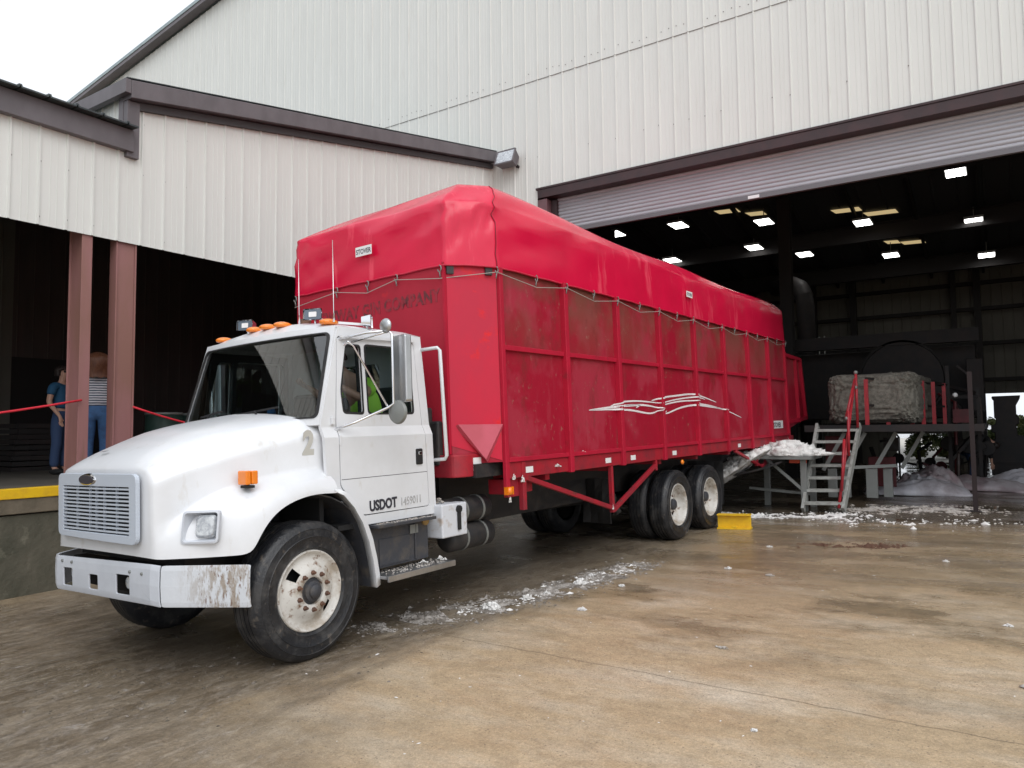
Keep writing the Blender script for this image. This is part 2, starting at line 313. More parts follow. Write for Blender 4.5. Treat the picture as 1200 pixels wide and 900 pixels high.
# ------------------------------------------------------------------ mesh builder
class MB:
    def __init__(s): s.v = []; s.f = []
    def add(s, vs, fs):
        o = len(s.v); s.v += [tuple(p) for p in vs]; s.f += [tuple(i + o for i in f) for f in fs]; return s
    def box(s, a, b, mat=None):
        x0, y0, z0 = a; x1, y1, z1 = b
        vs = [(x0, y0, z0), (x1, y0, z0), (x1, y1, z0), (x0, y1, z0), (x0, y0, z1), (x1, y0, z1), (x1, y1, z1), (x0, y1, z1)]
        if mat is not None: vs = [tuple(mat @ Vector(p)) for p in vs]
        return s.add(vs, [(0, 3, 2, 1), (4, 5, 6, 7), (0, 1, 5, 4), (1, 2, 6, 5), (2, 3, 7, 6), (3, 0, 4, 7)])
    def bar(s, p, q, w, h, up=(0, 0, 1)):
        p, q = Vector(p), Vector(q); d = (q - p); L = d.length; d.normalize(); u = Vector(up)
        if abs(d.dot(u)) > .98: u = Vector((1, 0, 0))
        r = d.cross(u).normalized(); u = r.cross(d).normalized()
        vs = []
        for t in (p, q):
            for a, b in ((-1, -1), (1, -1), (1, 1), (-1, 1)): vs.append(t + r * a * w / 2 + u * b * h / 2)
        return s.add(vs, [(3, 2, 1, 0), (4, 5, 6, 7), (0, 1, 5, 4), (1, 2, 6, 5), (2, 3, 7, 6), (3, 0, 4, 7)])
    def tube(s, pts, r, seg=10, cap=True):
        pts = [Vector(p) for p in pts]; rings = []
        rr = r if isinstance(r, (list, tuple)) else [r] * len(pts)
        prev = None
        for i, p in enumerate(pts):
            d = (pts[min(i + 1, len(pts) - 1)] - pts[max(i - 1, 0)]).normalized()
            if prev is None:
                u = Vector((0, 0, 1)) if abs(d.z) < .9 else Vector((1, 0, 0))
            else: u = prev
            x = d.cross(u).normalized(); u = x.cross(d).normalized(); prev = u
            rings.append([p + (x * math.cos(2 * PI * k / seg) + u * math.sin(2 * PI * k / seg)) * rr[i] for k in range(seg)])
        vs = [q for g in rings for q in g]; fs = []
        for i in range(len(pts) - 1):
            for k in range(seg):
                a = i * seg + k; b = i * seg + (k + 1) % seg
                fs.append((a, b, b + seg, a + seg))
        if cap: fs.append(tuple(range(seg))[::-1]); fs.append(tuple((len(pts) - 1) * seg + k for k in range(seg)))
        return s.add(vs, fs)
    def lathe(s, prof, c, axis='X', seg=32, skip=None, flip=1):
        vs = []; n = len(prof)
        for k in range(seg):
            a = 2 * PI * k / seg
            for (r, h) in prof:
                h2 = h * flip
                if axis == 'X': vs.append((c[0] + h2, c[1] + r * math.cos(a), c[2] + r * math.sin(a)))
                elif axis == 'Y': vs.append((c[0] + r * math.cos(a), c[1] + h2, c[2] + r * math.sin(a)))
                else: vs.append((c[0] + r * math.cos(a), c[1] + r * math.sin(a), c[2] + h2))
        fs = []
        for k in range(seg):
            for i in range(n - 1):
                if skip and skip(k, i): continue
                a = k * n + i; b = ((k + 1) % seg) * n + i
                fs.append((a, a + 1, b + 1, b))
        return s.add(vs, fs)
    def prism(s, poly, axis, a, b):
        n = len(poly)
        def P(p, t):
            if axis == 'X': return (t, p[0], p[1])
            if axis == 'Y': return (p[0], t, p[1])
            return (p[0], p[1], t)
        vs = [P(p, a) for p in poly] + [P(p, b) for p in poly]
        return s.add(vs, [tuple(range(n))[::-1], tuple(range(n, 2 * n))] + [(i, (i + 1) % n, (i + 1) % n + n, i + n) for i in range(n)])
    def grid(s, fn, nu, nv, wrap=False):
        vs = [fn(i, j) for j in range(nv + 1) for i in range(nu + (0 if wrap else 1))]
        W = nu if wrap else nu + 1; fs = []
        for j in range(nv):
            for i in range(nu):
                i2 = (i + 1) % W
                fs.append((j * W + i, j * W + i2, (j + 1) * W + i2, (j + 1) * W + i))
        return s.add(vs, fs)
    def sph(s, c, r, seg=12, rings=8, sc=(1, 1, 1)):
        vs = []; fs = []
        for j in range(1, rings):
            t = PI * j / rings
            for k in range(seg):
                a = 2 * PI * k / seg
                vs.append((c[0] + r * sc[0] * math.sin(t) * math.cos(a), c[1] + r * sc[1] * math.sin(t) * math.sin(a), c[2] + r * sc[2] * math.cos(t)))
        top = len(vs); vs.append((c[0], c[1], c[2] + r * sc[2])); vs.append((c[0], c[1], c[2] - r * sc[2]))
        for j in range(rings - 2):
            for k in range(seg):
                a = j * seg + k; b = j * seg + (k + 1) % seg; fs.append((a, a + seg, b + seg, b))
        for k in range(seg):
            fs.append((top, k, (k + 1) % seg)); q = (rings - 2) * seg; fs.append((top + 1, q + (k + 1) % seg, q + k))
        return s.add(vs, fs)
    def build(s, name, mat, parent=None, smooth=False, bevel=0, solid=0, sub=0, off=(0, 0, 0), recalc=True, soff=0):
        me = bpy.data.meshes.new(name)
        me.from_pydata([(p[0] - off[0], p[1] - off[1], p[2] - off[2]) for p in s.v], [], s.f)
        if recalc:
            bm = bmesh.new(); bm.from_mesh(me); bmesh.ops.recalc_face_normals(bm, faces=bm.faces); bm.to_mesh(me); bm.free()
        me.materials.append(mat)
        o = bpy.data.objects.new(name, me); COL.objects.link(o)
        if parent: o.parent = parent
        if solid:
            q = o.modifiers.new('solid', 'SOLIDIFY'); q.thickness = solid; q.offset = soff
        if bevel:
            q = o.modifiers.new('bevel', 'BEVEL'); q.width = bevel; q.segments = 2; q.limit_method = 'ANGLE'; q.angle_limit = R(35)
            q.harden_normals = False
        if sub:
            q = o.modifiers.new('sub', 'SUBSURF'); q.levels = sub; q.render_levels = sub
        if smooth:
            me.shade_smooth()
            try:
                me.set_sharp_from_angle(angle=R(40)) if smooth != 'all' else None
            except Exception: pass
        return o

def tag(o, label, cat, group=None, kind=None):
    if label: o['label'] = label
    if cat: o['category'] = cat
    if group: o['group'] = group
    if kind: o['kind'] = kind
    return o
def empty(name, loc, label, cat, group=None, rot=None):
    o = bpy.data.objects.new(name, None); COL.objects.link(o); o.location = loc; o.empty_display_size = .3
    if rot is not None: o.rotation_euler = rot
    return tag(o, label, cat, group)

def plate(name, outline, holes, fn, mat, parent, thick=.02, off=(0, 0, 0), cuts=(), soff=0, bevel=0, smooth=True, vcuts=()):
    """flat outline (u,v) with holes, triangulated, cut on v levels, bent by fn(u,v)->xyz, thickened"""
    bm = bmesh.new(); edges = []
    for lp in [outline] + list(holes):
        vs = [bm.verts.new((p[0], p[1], 0)) for p in lp]
        edges += [bm.edges.new((vs[i], vs[(i + 1) % len(vs)])) for i in range(len(vs))]
    bmesh.ops.triangle_fill(bm, edges=edges, use_beauty=True, use_dissolve=False, normal=(0, 0, 1))
    for c in cuts:
        bmesh.ops.bisect_plane(bm, geom=bm.verts[:] + bm.edges[:] + bm.faces[:], plane_co=(0, c, 0), plane_no=(0, 1, 0))
    for c in vcuts:
        bmesh.ops.bisect_plane(bm, geom=bm.verts[:] + bm.edges[:] + bm.faces[:], plane_co=(c, 0, 0), plane_no=(1, 0, 0))
    for v in bm.verts:
        p = fn(v.co.x, v.co.y); v.co = (p[0] - off[0], p[1] - off[1], p[2] - off[2])
    bmesh.ops.recalc_face_normals(bm, faces=bm.faces)
    me = bpy.data.meshes.new(name); bm.to_mesh(me); bm.free(); me.materials.append(mat)
    if not thick: me.shade_smooth()
    o = bpy.data.objects.new(name, me); COL.objects.link(o)
    if parent: o.parent = parent
    if thick:
        q = o.modifiers.new('solid', 'SOLIDIFY'); q.thickness = thick; q.offset = soff
    if bevel:
        q = o.modifiers.new('bevel', 'BEVEL'); q.width = bevel; q.segments = 2; q.limit_method = 'ANGLE'; q.angle_limit = R(50)
    return o

def rrect(x0, y0, x1, y1, r, n=4):
    out = []
    for (cx, cy, a0) in ((x1 - r, y0 + r, -90), (x1 - r, y1 - r, 0), (x0 + r, y1 - r, 90), (x0 + r, y0 + r, 180)):
        for k in range(n + 1):
            a = R(a0 + 90 * k / n); out.append((cx + r * math.cos(a), cy + r * math.sin(a)))
    return out
def rpoly(pts, r, n=4):
    """round the corners of a polygon"""
    out = []; m = len(pts)
    for i in range(m):
        p0, p1, p2 = Vector(pts[i - 1]), Vector(pts[i]), Vector(pts[(i + 1) % m])
        a = (p0 - p1); b = (p2 - p1); ra = min(r, a.length * .45, b.length * .45)
        A = p1 + a.normalized() * ra; B = p1 + b.normalized() * ra
        for k in range(n + 1):
            t = k / n; q = A * (1 - t) ** 2 + p1 * 2 * t * (1 - t) + B * t * t; out.append((q.x, q.y))
    return out

def text_mesh(name, body, size, mat, parent, mtx, depth=.002, sx=1.0, spacing=1.0, bold=0.0):
    cu = bpy.data.curves.new(name, 'FONT'); cu.body = body; cu.size = size; cu.extrude = depth; cu.offset = bold
    cu.space_character = spacing; cu.resolution_u = 3
    t = bpy.data.objects.new(name, cu); COL.objects.link(t)
    bpy.context.view_layer.update()
    me = bpy.data.meshes.new_from_object(t.evaluated_get(bpy.context.evaluated_depsgraph_get()))
    bpy.data.objects.remove(t); me.materials.clear(); me.materials.append(mat)
    o = bpy.data.objects.new(name, me); COL.objects.link(o)
    me.transform(mtx @ Matrix.Diagonal((sx, 1, 1, 1)))
    if parent: o.parent = parent
    return o
def basis(o, x, y):
    """matrix with local x -> x, local y -> y, origin o"""
    x = Vector(x).normalized(); y = Vector(y).normalized(); z = x.cross(y)
    return Matrix(((x.x, y.x, z.x, o[0]), (x.y, y.y, z.y, o[1]), (x.z, y.z, z.z, o[2]), (0, 0, 0, 1)))

def corr(mb, fn, u0, u1, zb, zt, pitch=.305, h=.021, minor=True):
    """trapezoid ribbed sheet; fn(u, out, z) -> xyz"""
    pts = []; k = math.floor(u0 / pitch); u = k * pitch
    prof = [(0, 0), (.32, 0), (.325, .004), (.335, .004), (.34, 0), (.56, 0), (.565, .004), (.575, .004), (.58, 0), (.86, 0), (.89, h), (.95, h), (.98, 0)] if minor else [(0, 0), (.86, 0), (.89, h), (.95, h), (.98, 0)]
    while u < u1:
        for (a, o) in prof:
            x = u + a * pitch
            if u0 <= x <= u1: pts.append((x, o))
        u += pitch
    pts = [(u0, 0)] + pts + [(u1, 0)]
    vs = []; fs = []
    for (x, o) in pts: vs.append(fn(x, o, zb(x) if callable(zb) else zb)); vs.append(fn(x, o, zt(x) if callable(zt) else zt))
    for i in range(len(pts) - 1): fs.append((2 * i, 2 * i + 2, 2 * i + 3, 2 * i + 1))
    mb.add(vs, fs)

# ================================================================== THE SETTING
def axis_breaks():
    xs = [-400, -200, -100, -60, -40, -28, -20, -14] + [-13 + i for i in range(21)] + [9, 12, 16, 24, 40, 80, 160, 400]
    ys = [-300, -150, -70, -40, -20, -10, -6] + [-5 + i for i in range(29)] + [24, 28, 34, 45, 70, 120, 250, 500]
    return xs, ys
xs, ys = axis_breaks()
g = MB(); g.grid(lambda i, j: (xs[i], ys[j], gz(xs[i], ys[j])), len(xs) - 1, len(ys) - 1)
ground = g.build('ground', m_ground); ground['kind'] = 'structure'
# saw-cut joint and crack
g = MB()
def strip(pts, wd, dz=.003):
    for (a, b) in zip(pts[:-1], pts[1:]):
        a = Vector((*a, 0)); b = Vector((*b, 0)); n = Vector((0, 0, 1)).cross((b - a).normalized()) * wd / 2
        q = [a - n, b - n, b + n, a + n]
        g.add([(p.x, p.y, gz(p.x, p.y) + dz) for p in q], [(0, 1, 2, 3)])
random.seed(3)
jp = []
for k in range(41):
    t = k / 40; jp.append((-3.75 + 4.2 * t + random.uniform(-.008, .008), 4.75 - .28 * t + random.uniform(-.01, .01)))
strip(jp, .004)
jt = g.build('ground_joint', M('joint_filler', (.15, .12, .09), .9)); jt['kind'] = 'structure'

WY, WX = 13.15, -9.16
def roofz(x): return 14.68 + .146 * (x + 19.1) if x < 0 else 17.47 - .146 * x
bld = empty('gin_building', (0, WY, .2), 'tall cream ribbed metal gin building with a wide open roller door', 'building')
O = (0, WY, .2)
g = MB()
corr(g, lambda u, o, z: (u, WY - o, z), -7.99, 9.3, 6.66, 9.12)
corr(g, lambda u, o, z: (u, WY - o, z), -30, -7.99, 0, 9.12)
corr(g, lambda u, o, z: (u, WY - o, z), 9.3, 24, 0, 9.12)
corr(g, lambda u, o, z: (u, WY - .008 - o, z), -30, 24, 9.09, roofz)
g.build('gable_wall', m_wall, bld, off=O)
g = MB()
g.box((-30, WY - .012, 9.082), (24, WY - .009, 9.09)); g.build('lap_shadow_strip', M('lap_shadow_paint', (.16, .15, .14), .8), bld, off=O)  # dark strip painted in as the shadow line of the sheet overlap
g = MB(); random.seed(11)
for zz in (7.4, 9.25, 11.1, 12.9):
    x = -26.
    while x < 12:
        z = zz + random.uniform(-.03, .03)
        if z < roofz(x) - .2 and random.random() < .65:
            g.lathe([(0, .0), (.011, .0), (.009, .006), (0, .008)], (x + .045, WY - .012, z), 'Y', 6, flip=-1)
        x += .3048 if zz != 9.25 else .152
g.build('wall_screws', M('screw_heads', (.22, .21, .20), .6), bld, off=O)['kind'] = 'stuff'
# roof and rake
g = MB()
for (xa, xb) in ((-31, 0), (0, 25)):
    za, zb = roofz(xa), roofz(xb)
    g.add([(xa, WY - .32, za + .16), (xb, WY - .32, zb + .16), (xb, 46, zb + .16), (xa, 46, za + .16),
           (xa, WY - .32, za + .27), (xb, WY - .32, zb + .27), (xb, 46, zb + .27), (xa, 46, za + .27)],
          [(0, 3, 2, 1), (4, 5, 6, 7), (0, 1, 5, 4), (1, 2, 6, 5), (2, 3, 7, 6), (3, 0, 4, 7)])
g.build('roof', m_gutter, bld, off=O)
g = MB()
for (xa, xb) in ((-30.6, 0), (0, 24.5)):
    za, zb = roofz(xa), roofz(xb)
    g.add([(xa, WY - .30, za + .04), (xb, WY - .30, zb + .04), (xb, WY - .05, zb + .04), (xa, WY - .05, za + .04),
           (xa, WY - .30, za + .158), (xb, WY - .30, zb + .158), (xb, WY - .05, zb + .158), (xa, WY - .05, za + .158)],
          [(0, 3, 2, 1), (4, 5, 6, 7), (0, 1, 5, 4), (1, 2, 6, 5), (2, 3, 7, 6), (3, 0, 4, 7)])
g.build('rake_trim', m_trim, bld, off=O)
# door frame
g = MB(); g.box((-7.96, WY - .05, 6.475), (9.3, WY + .26, 6.655)); g.box((-8.0, WY - .065, 6.657), (9.3, WY - .003, 6.70))
g.build('door_header', m_header, bld, off=O, bevel=.004)
for a_, b_ in ((-7.96, -7.74), (9.0, 9.3)): g = MB(); g.box((a_, WY - .05, -.1), (b_, WY + .18, 6.438)); g.build('door_jamb', m_jamb, bld, off=O, bevel=.004)
for a_, b_ in ((-7.738, -7.60), (8.86, 8.998)): g = MB(); g.box((a_, WY + .13, -.1), (b_, WY + .32, 6.436)); g.build('door_track', m_header, bld, off=O)
# rolling shutter: curved slats
shu = MB(); prof = []; z = 5.79; sh = .078
while z < 6.44:
    for k in range(6):
        t = k / 6; prof.append((WY + .22 - .020 * math.sin(PI * t) ** .8 * (1 if True else 0), z + t * sh))
    z += sh
prof.append((WY + .22, z))
vs = []; fs = []
for (y, zz) in prof: vs += [(-7.62, y, zz), (8.9, y, zz)]
for i in range(len(prof) - 1): fs.append((2 * i, 2 * i + 1, 2 * i + 3, 2 * i + 2))
shu.add(vs, fs)
so_ = shu.build('roller_shutter', m_shut, bld, off=O)
g = MB(); g.box((-7.62, WY + .18, 5.71), (8.9, WY + .25, 5.788)); g.build('shutter_bottom_bar', M('bottom_bar_steel', (.16, .15, .16), .5, .3), so_, off=O)
g = MB(); g.box((-3.62, WY + .165, 5.72), (-3.42, WY + .179, 5.775)); g.build('shutter_tag', m_label, so_, off=O)
# hall: side, back walls, ceiling
YB = 30.0
g = MB()
corr(g, lambda u, o, z: (u, YB - o, z), -27, -3.1, .0, 9.5, minor=False); corr(g, lambda u, o, z: (u, YB - o, z), -3.1, -1.5, 1.25, 9.5, minor=False); corr(g, lambda u, o, z: (u, YB - o, z), -1.5, -.31, .0, 9.5, minor=False); corr(g, lambda u, o, z: (u, YB - o, z), 3.3, 14, .0, 9.5, minor=False)
corr(g, lambda u, o, z: (u, YB - o, z), -.31, 3.3, 2.62, 9.5, minor=False)
corr(g, lambda u, o, z: (14 - o, u, z), WY, YB, .0, 12, minor=False); corr(g, lambda u, o, z: (-26 + o, u, z), WY, YB, .0, 12, minor=False)
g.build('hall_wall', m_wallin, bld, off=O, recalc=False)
def ceil(y): return 9.6 - .155 * (y - WY)
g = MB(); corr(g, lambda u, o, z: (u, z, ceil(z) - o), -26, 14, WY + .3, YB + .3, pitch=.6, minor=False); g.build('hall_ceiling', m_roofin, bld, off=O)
g = MB()
for zz in (1.6, 3.1, 4.35, 5.55, 6.45): g.box((-26, YB - .26, zz - .06), ((-1.1 if zz < 2.7 else 14), YB - .06, zz + .06))
for (x, wd) in ((-5.75, .3), (-4.32, .22), (-1.12, .16), (-.42, .2), (-11.5, .3), (-17, .3), (3.5, .2), (8, .3)): g.box((x - wd / 2, YB - .45, .2), (x + wd / 2, YB - .27, 8))
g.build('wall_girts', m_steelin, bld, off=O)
for y in (16.5, 20.5, 24.5, 28.0):
    g = MB(); z = ceil(y) - .12; g.box((-26, y - .12, z - .03), (14, y + .12, z)); g.box((-26, y - .012, z - .5), (14, y + .012, z - .03)); g.box((-26, y - .12, z - .53), (14, y + .12, z - .5))
    g.build('roof_beam', m_steelin, bld, off=O)
g = MB(); x = -25.
while x < 13:
    g.bar((x, WY + .4, ceil(WY + .4) - .11), (x, YB, ceil(YB) - .11), .07, .16); x += 1.55
g.build('roof_purlins', m_steelin, bld, off=O)
for (x, y, wd) in ((-4.62, 20.5, .30), (-9.9, 20.5, .34), (-9.9, 26, .3), (-14.5, 20.5, .34)):
    g = MB(); zt = ceil(y) - .7
    g.box((x - wd / 2, y - .15, .2), (x + wd / 2, y - .13, zt)); g.box((x - wd / 2, y + .13, .2), (x + wd / 2, y + .15, zt)); g.box((x - .012, y - .13, .2), (x + .012, y + .13, zt))
    g.build('hall_column', m_steelin, bld, off=O)
# skylight panels set in the ceiling sheet
for (xa, xb, y) in ((-3.9, -3.15, 23.2), (-3.1, -2.25, 23.75), (-2.85, -2.45, 26.2), (-2.4, -1.75, 26.45), (-7.0, -6.35, 21.9), (-6.2, -5.7, 22.4), (-6.5, -6.1, 24.8)):
    g = MB(); g.add([(xa, y, ceil(y) - .05), (xb, y + .12, ceil(y) - .05), (xb + .06, y + .42, ceil(y + .3) - .05), (xa + .1, y + .3, ceil(y + .3) - .05)], [(0, 1, 2, 3)])
    g.build('skylight_panel', m_sky2, bld, off=O)

# ---- side wing with its loading dock
wing = empty('dock_wing', (WX, 3, .0), 'low cream ribbed metal wing over the loading dock, on rose steel columns', 'building')
O = (WX, 3, 0)
def wtop(y): return 5.77 + (y - 4.92) * .199
g = MB()
fw = lambda u, o, z: (WX + o, u, z)
corr(g, fw, -9, 4.97, 4.02, 5.2); corr(g, fw, 4.97, WY - .01, 4.02, wtop)
corr(g, lambda u, o, z: (u, 4.97 - o, z), -21, WX, 5.0, 5.97)
corr(g, lambda u, o, z: (u, -9 - o, z), -21, WX, 4.02, 5.2)
g.build('wing_wall', m_wall, wing, off=O, recalc=False)
g = MB(); random.seed(5)
y = -8.9
while y < 13:
    for z in ((4.13, 4.75) if y < 5 else (4.13, 4.95, 5.62)):
        if random.random() < .85 and z < wtop(y) - .1: g.lathe([(0, 0), (.013, 0), (.011, .007), (0, .009)], (WX + .004, y + .05, z + random.uniform(-.02, .02)), 'X', 6)
    y += .3048
g.build('wall_screws', M('wing_screw_heads', (.2, .19, .18), .6), wing, off=O)['kind'] = 'stuff'
g = MB()   # high fascia along the rake, low fascia, corner trim
def slab(y0, y1, zf0, zf1, h, x0, x1):
    g.add([(x0, y0, zf0 - h), (x1, y0, zf0 - h), (x1, y1, zf1 - h), (x0, y1, zf1 - h), (x0, y0, zf0), (x1, y0, zf0), (x1, y1, zf1), (x0, y1, zf1)],
          [(0, 3, 2, 1), (4, 5, 6, 7), (0, 1, 5, 4), (1, 2, 6, 5), (2, 3, 7, 6), (3, 0, 4, 7)])
slab(4.917, WY - .05, 6.08, 7.72, .23, WX - .06, WX + .17); g.build('high_fascia', m_trim, wing, off=O, bevel=.006)
g = MB(); slab(4.93, WY - .06, 5.84, 7.46, .10, WX - .04, WX + .06); g.build('high_soffit_trim', M('dark_trim', (.055, .048, .05), .6), wing, off=O)
g = MB(); g.box((-21, 4.84, 5.90), (WX + .168, 4.915, 6.08)); g.build('eave_fascia', m_trim, wing, off=O, bevel=.005)
g = MB(); g.box((WX - .03, 4.925, 5.12), (WX + .065, 5.085, 5.85)); g.box((WX - .14, 4.918, 5.12), (WX - .032, 4.966, 5.895)); g.build('corner_trim', m_trim, wing, off=O, bevel=.004)
g = MB(); slab(-9.1, 5.00, 5.46, 5.46, .28, WX - .02, WX + .10); g.build('low_fascia', m_trim, wing, off=O, bevel=.006)
g = MB(); corr(g, lambda u, o, z: (z, u, 5.475 + (WX + .22 - z) * .06 + o * 1.2), -9.2, 4.99, WX + .22, -21, minor=False); g.build('low_roof', m_rooftop, wing, off=O, solid=.02)
g = MB(); slab(4.86, WY - .03, 6.10, 7.75, .012, -21.2, WX + .16)
g.build('high_roof', m_rooftop, wing, off=O)
g = MB()
g.box((-21, -9, 4.0), (WX - .35, -8.9, 5.3)); g.box((-21, -9, 5.0), (WX - .05, 4.9, 5.03)); g.build('wing_ceiling', m_roofin, wing, off=O)
for (y, wy, wx, fl_) in ((4.513, .125, .31, .018), (5.0, .26, .16, .02)):
    g = MB(); x0 = WX - .02 - wx; x1 = WX - .02
    if wy < .2:
        g.box((x1 - fl_, y - wy / 2, 1.0), (x1, y + wy / 2, 4.9)); g.box((x0, y - wy / 2, 1.0), (x0 + fl_, y + wy / 2, 4.9)); g.box((x0 + fl_, y - wy / 2 + .02, 1.0), (x1 - fl_, y - wy / 2 + .034, 4.9))
    else:
        g.box((x0, y - wy / 2, 1.0), (x1, y - wy / 2 + fl_, 4.9)); g.box((x0, y + wy / 2 - fl_, 1.0), (x1, y + wy / 2, 4.9)); g.box((x1 - .035, y - wy / 2 + fl_, 1.0), (x1 - .02, y + wy / 2 - fl_, 4.9))
    g.box((x0 - .04, y - wy / 2 - .04, 1.003), (x1 + .01, y + wy / 2 + .04, 1.022))
    g.build('column', m_col, wing, off=O, bevel=.004)
g = MB()
corr(g, lambda u, o, z: (-17 + o, u, z), 8.9, WY - .05, 1.0, 8.2, minor=False); corr(g, lambda u, o, z: (u, WY - .06 - o, z), -17, WX - .05, 1.0, 7.6, pitch=.24, minor=False)
corr(g, lambda u, o, z: (-17 + o, u, z), 6.9, 8.9, 3.2, 8.2, minor=False)
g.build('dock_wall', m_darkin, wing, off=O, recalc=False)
g = MB(); corr(g, lambda u, o, z: (-17 + o, u, z), -9, 6.9, 1.0, 8.2, minor=False); g.build('dock_wall_pale', m_wallin, wing, off=O, recalc=False)
g = MB(); g.box((-17.2, 6.8, 1.0), (-17.05, 9.0, 3.4)); dd = g.build('dock_door', m_steelin, wing, off=O)
g = MB(); g.sph((-13.2, WY - .16, 2.75), .07, 10, 6); g.box((-13.25, WY - .12, 2.7), (-13.15, WY - .05, 2.8)); g.build('wall_switch', m_mach, wing, off=O)

dock = empty('loading_dock', (WX, 3, .0), 'raised concrete loading dock with a yellow painted edge', 'dock')
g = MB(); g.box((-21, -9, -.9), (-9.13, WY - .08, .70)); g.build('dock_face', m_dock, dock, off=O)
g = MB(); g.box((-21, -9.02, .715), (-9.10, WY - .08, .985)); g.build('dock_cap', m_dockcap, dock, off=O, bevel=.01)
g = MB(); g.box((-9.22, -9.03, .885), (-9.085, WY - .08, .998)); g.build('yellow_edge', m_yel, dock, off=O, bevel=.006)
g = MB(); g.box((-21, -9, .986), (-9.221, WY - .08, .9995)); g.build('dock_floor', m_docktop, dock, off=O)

# floodlight on the big wall
fl = empty('floodlight', (-8.62, WY, 7.45), 'grey wall floodlight with a square lens above the truck tarp', 'light')
mt = basis((-8.62, WY - .30, 7.45), Vector((1, 0, 0)), Vector((0, .42, 1)))
g = MB()
def fx(p): return tuple(mt @ Vector(p))
A = [(-.23, -.17, 0), (.23, -.17, 0), (.23, .17, 0), (-.23, .17, 0)]; B = [(-.19, -.10, -.24), (.19, -.10, -.24), (.19, .14, -.24), (-.19, .14, -.24)]
g.add([fx(p) for p in A + B], [(4, 5, 6, 7), (0, 1, 5, 4), (1, 2, 6, 5), (2, 3, 7, 6), (3, 0, 4, 7)])
g.box((-8.7, WY - .14, 7.36), (-8.54, WY - .01, 7.54))
g.build('lamp_housing', m_trim, fl, off=(-8.62, WY, 7.45), recalc=True)
g = MB()
for a, b in ((0, 1), (1, 2), (2, 3), (3, 0)): g.bar(fx(A[a]), fx(A[b]), .03, .03)
g.build('bezel', m_trim, fl, off=(-8.62, WY, 7.45))
g = MB(); g.add([fx((p[0] * .94, p[1] * .92, .006)) for p in A], [(0, 1, 2, 3)]); g.build('lens', m_lens, fl, off=(-8.62, WY, 7.45))
g = MB(); g.tube([(-8.45, WY - .03, 7.27), (-8.45, WY - .09, 7.27)], .035, 8); g.build('photocell', m_mach, fl, off=(-8.62, WY, 7.45))

# lit ceiling fixtures in the hall: (direction point at z 8.5 from the photograph's perspective) -> brought to the ceiling
LP = [((-.68, 23.26), 'nearest and largest lit square ceiling light at the right of the hall'),
      ((-.40, 29.28), 'lit ceiling light in the right row, middle of its three'),
      ((-.10, 35.61), 'lit ceiling light in the right row, farthest and lowest of its three'),
      ((-3.57, 27.27), 'lit ceiling light beside the near amber skylight strip'),
      ((-3.36, 33.24), 'lit ceiling light beside the far amber skylight strip'),
      ((-6.23, 30.97), 'lit ceiling light just right of the thick dark hall column'),
      ((-6.33, 25.16), 'lit ceiling light just left of the thick dark hall column'),
      ((-8.86, 23.86), 'twin-strip lit ceiling light above the middle of the truck tarp'),
      ((-11.12, 23.6), 'lit ceiling light at the far left, nearest the roller shutter end'),
      ((-10.99, 28.8), 'lit ceiling light half hidden by the tarp top'),
      ((-7.6, 28.6), 'small lit ceiling light left of the far column, partly hidden by a beam')]
first = None
for (px, py), lab in LP:
    # intersect the ray from the camera with the plane .45 m under the ceiling
    z0 = 1.61; dz = 8.5 - z0
    t = (9.6 + .155 * WY - .50 - z0) / (dz + .155 * py)
    x, y = px * t, py * t; z = z0 + dz * t
    if first is None:
        first = empty('ceiling_light', (x, y, z), lab, 'light', 'lit ceiling lights in the hall')
        g = MB(); g.box((-.24, -.36, 0), (.24, .36, .07)); g.bar((0, 0, .07), (0, 0, .42), .02, .02); g.build('housing', m_galv, first)
        g = MB(); g.box((-.215, -.335, -.014), (-.012, .335, -.002)); g.box((.012, -.335, -.014), (.215, .335, -.002)); g.build('lamp_panel', m_lamp, first)
    else:
        c = first.copy(); COL.objects.link(c); c.location = (x, y, z); c['label'] = lab
        for ch in list(first.children):
            k = ch.copy(); COL.objects.link(k); k.parent = c

# ================================================================== THE TRUCK (local frame: x to the driver's side, y to the rear, z up)
TRM = (rotz(R(-2.716)) @ rotx(R(.773)) @ roty(R(-1.297)))
YO = 9.0
troot = empty('module_truck', TRM @ Vector((-5.6, YO, -1.61)) + Vector((0, 0, 1.61)),
              'white conventional cab truck carrying a long red steel cotton module box under a crimson tarp', 'truck')
troot.rotation_euler = TRM.to_euler()
OT = (0, YO, 0)
def TW(x, y, z): return TRM @ Vector((x - 5.6, y, z - 1.61)) + Vector((0, 0, 1.61))
class TB(MB):
    def build(s, name, mat, parent=None, **k): return MB.build(s, name, mat, parent or troot, off=OT, **k)
def tplate(name, outline, holes, fn, mat, parent=None, **k): return plate(name, outline, holes, fn, mat, parent or troot, off=OT, **k)
def lerp(a, b, t): return a + (b - a) * t

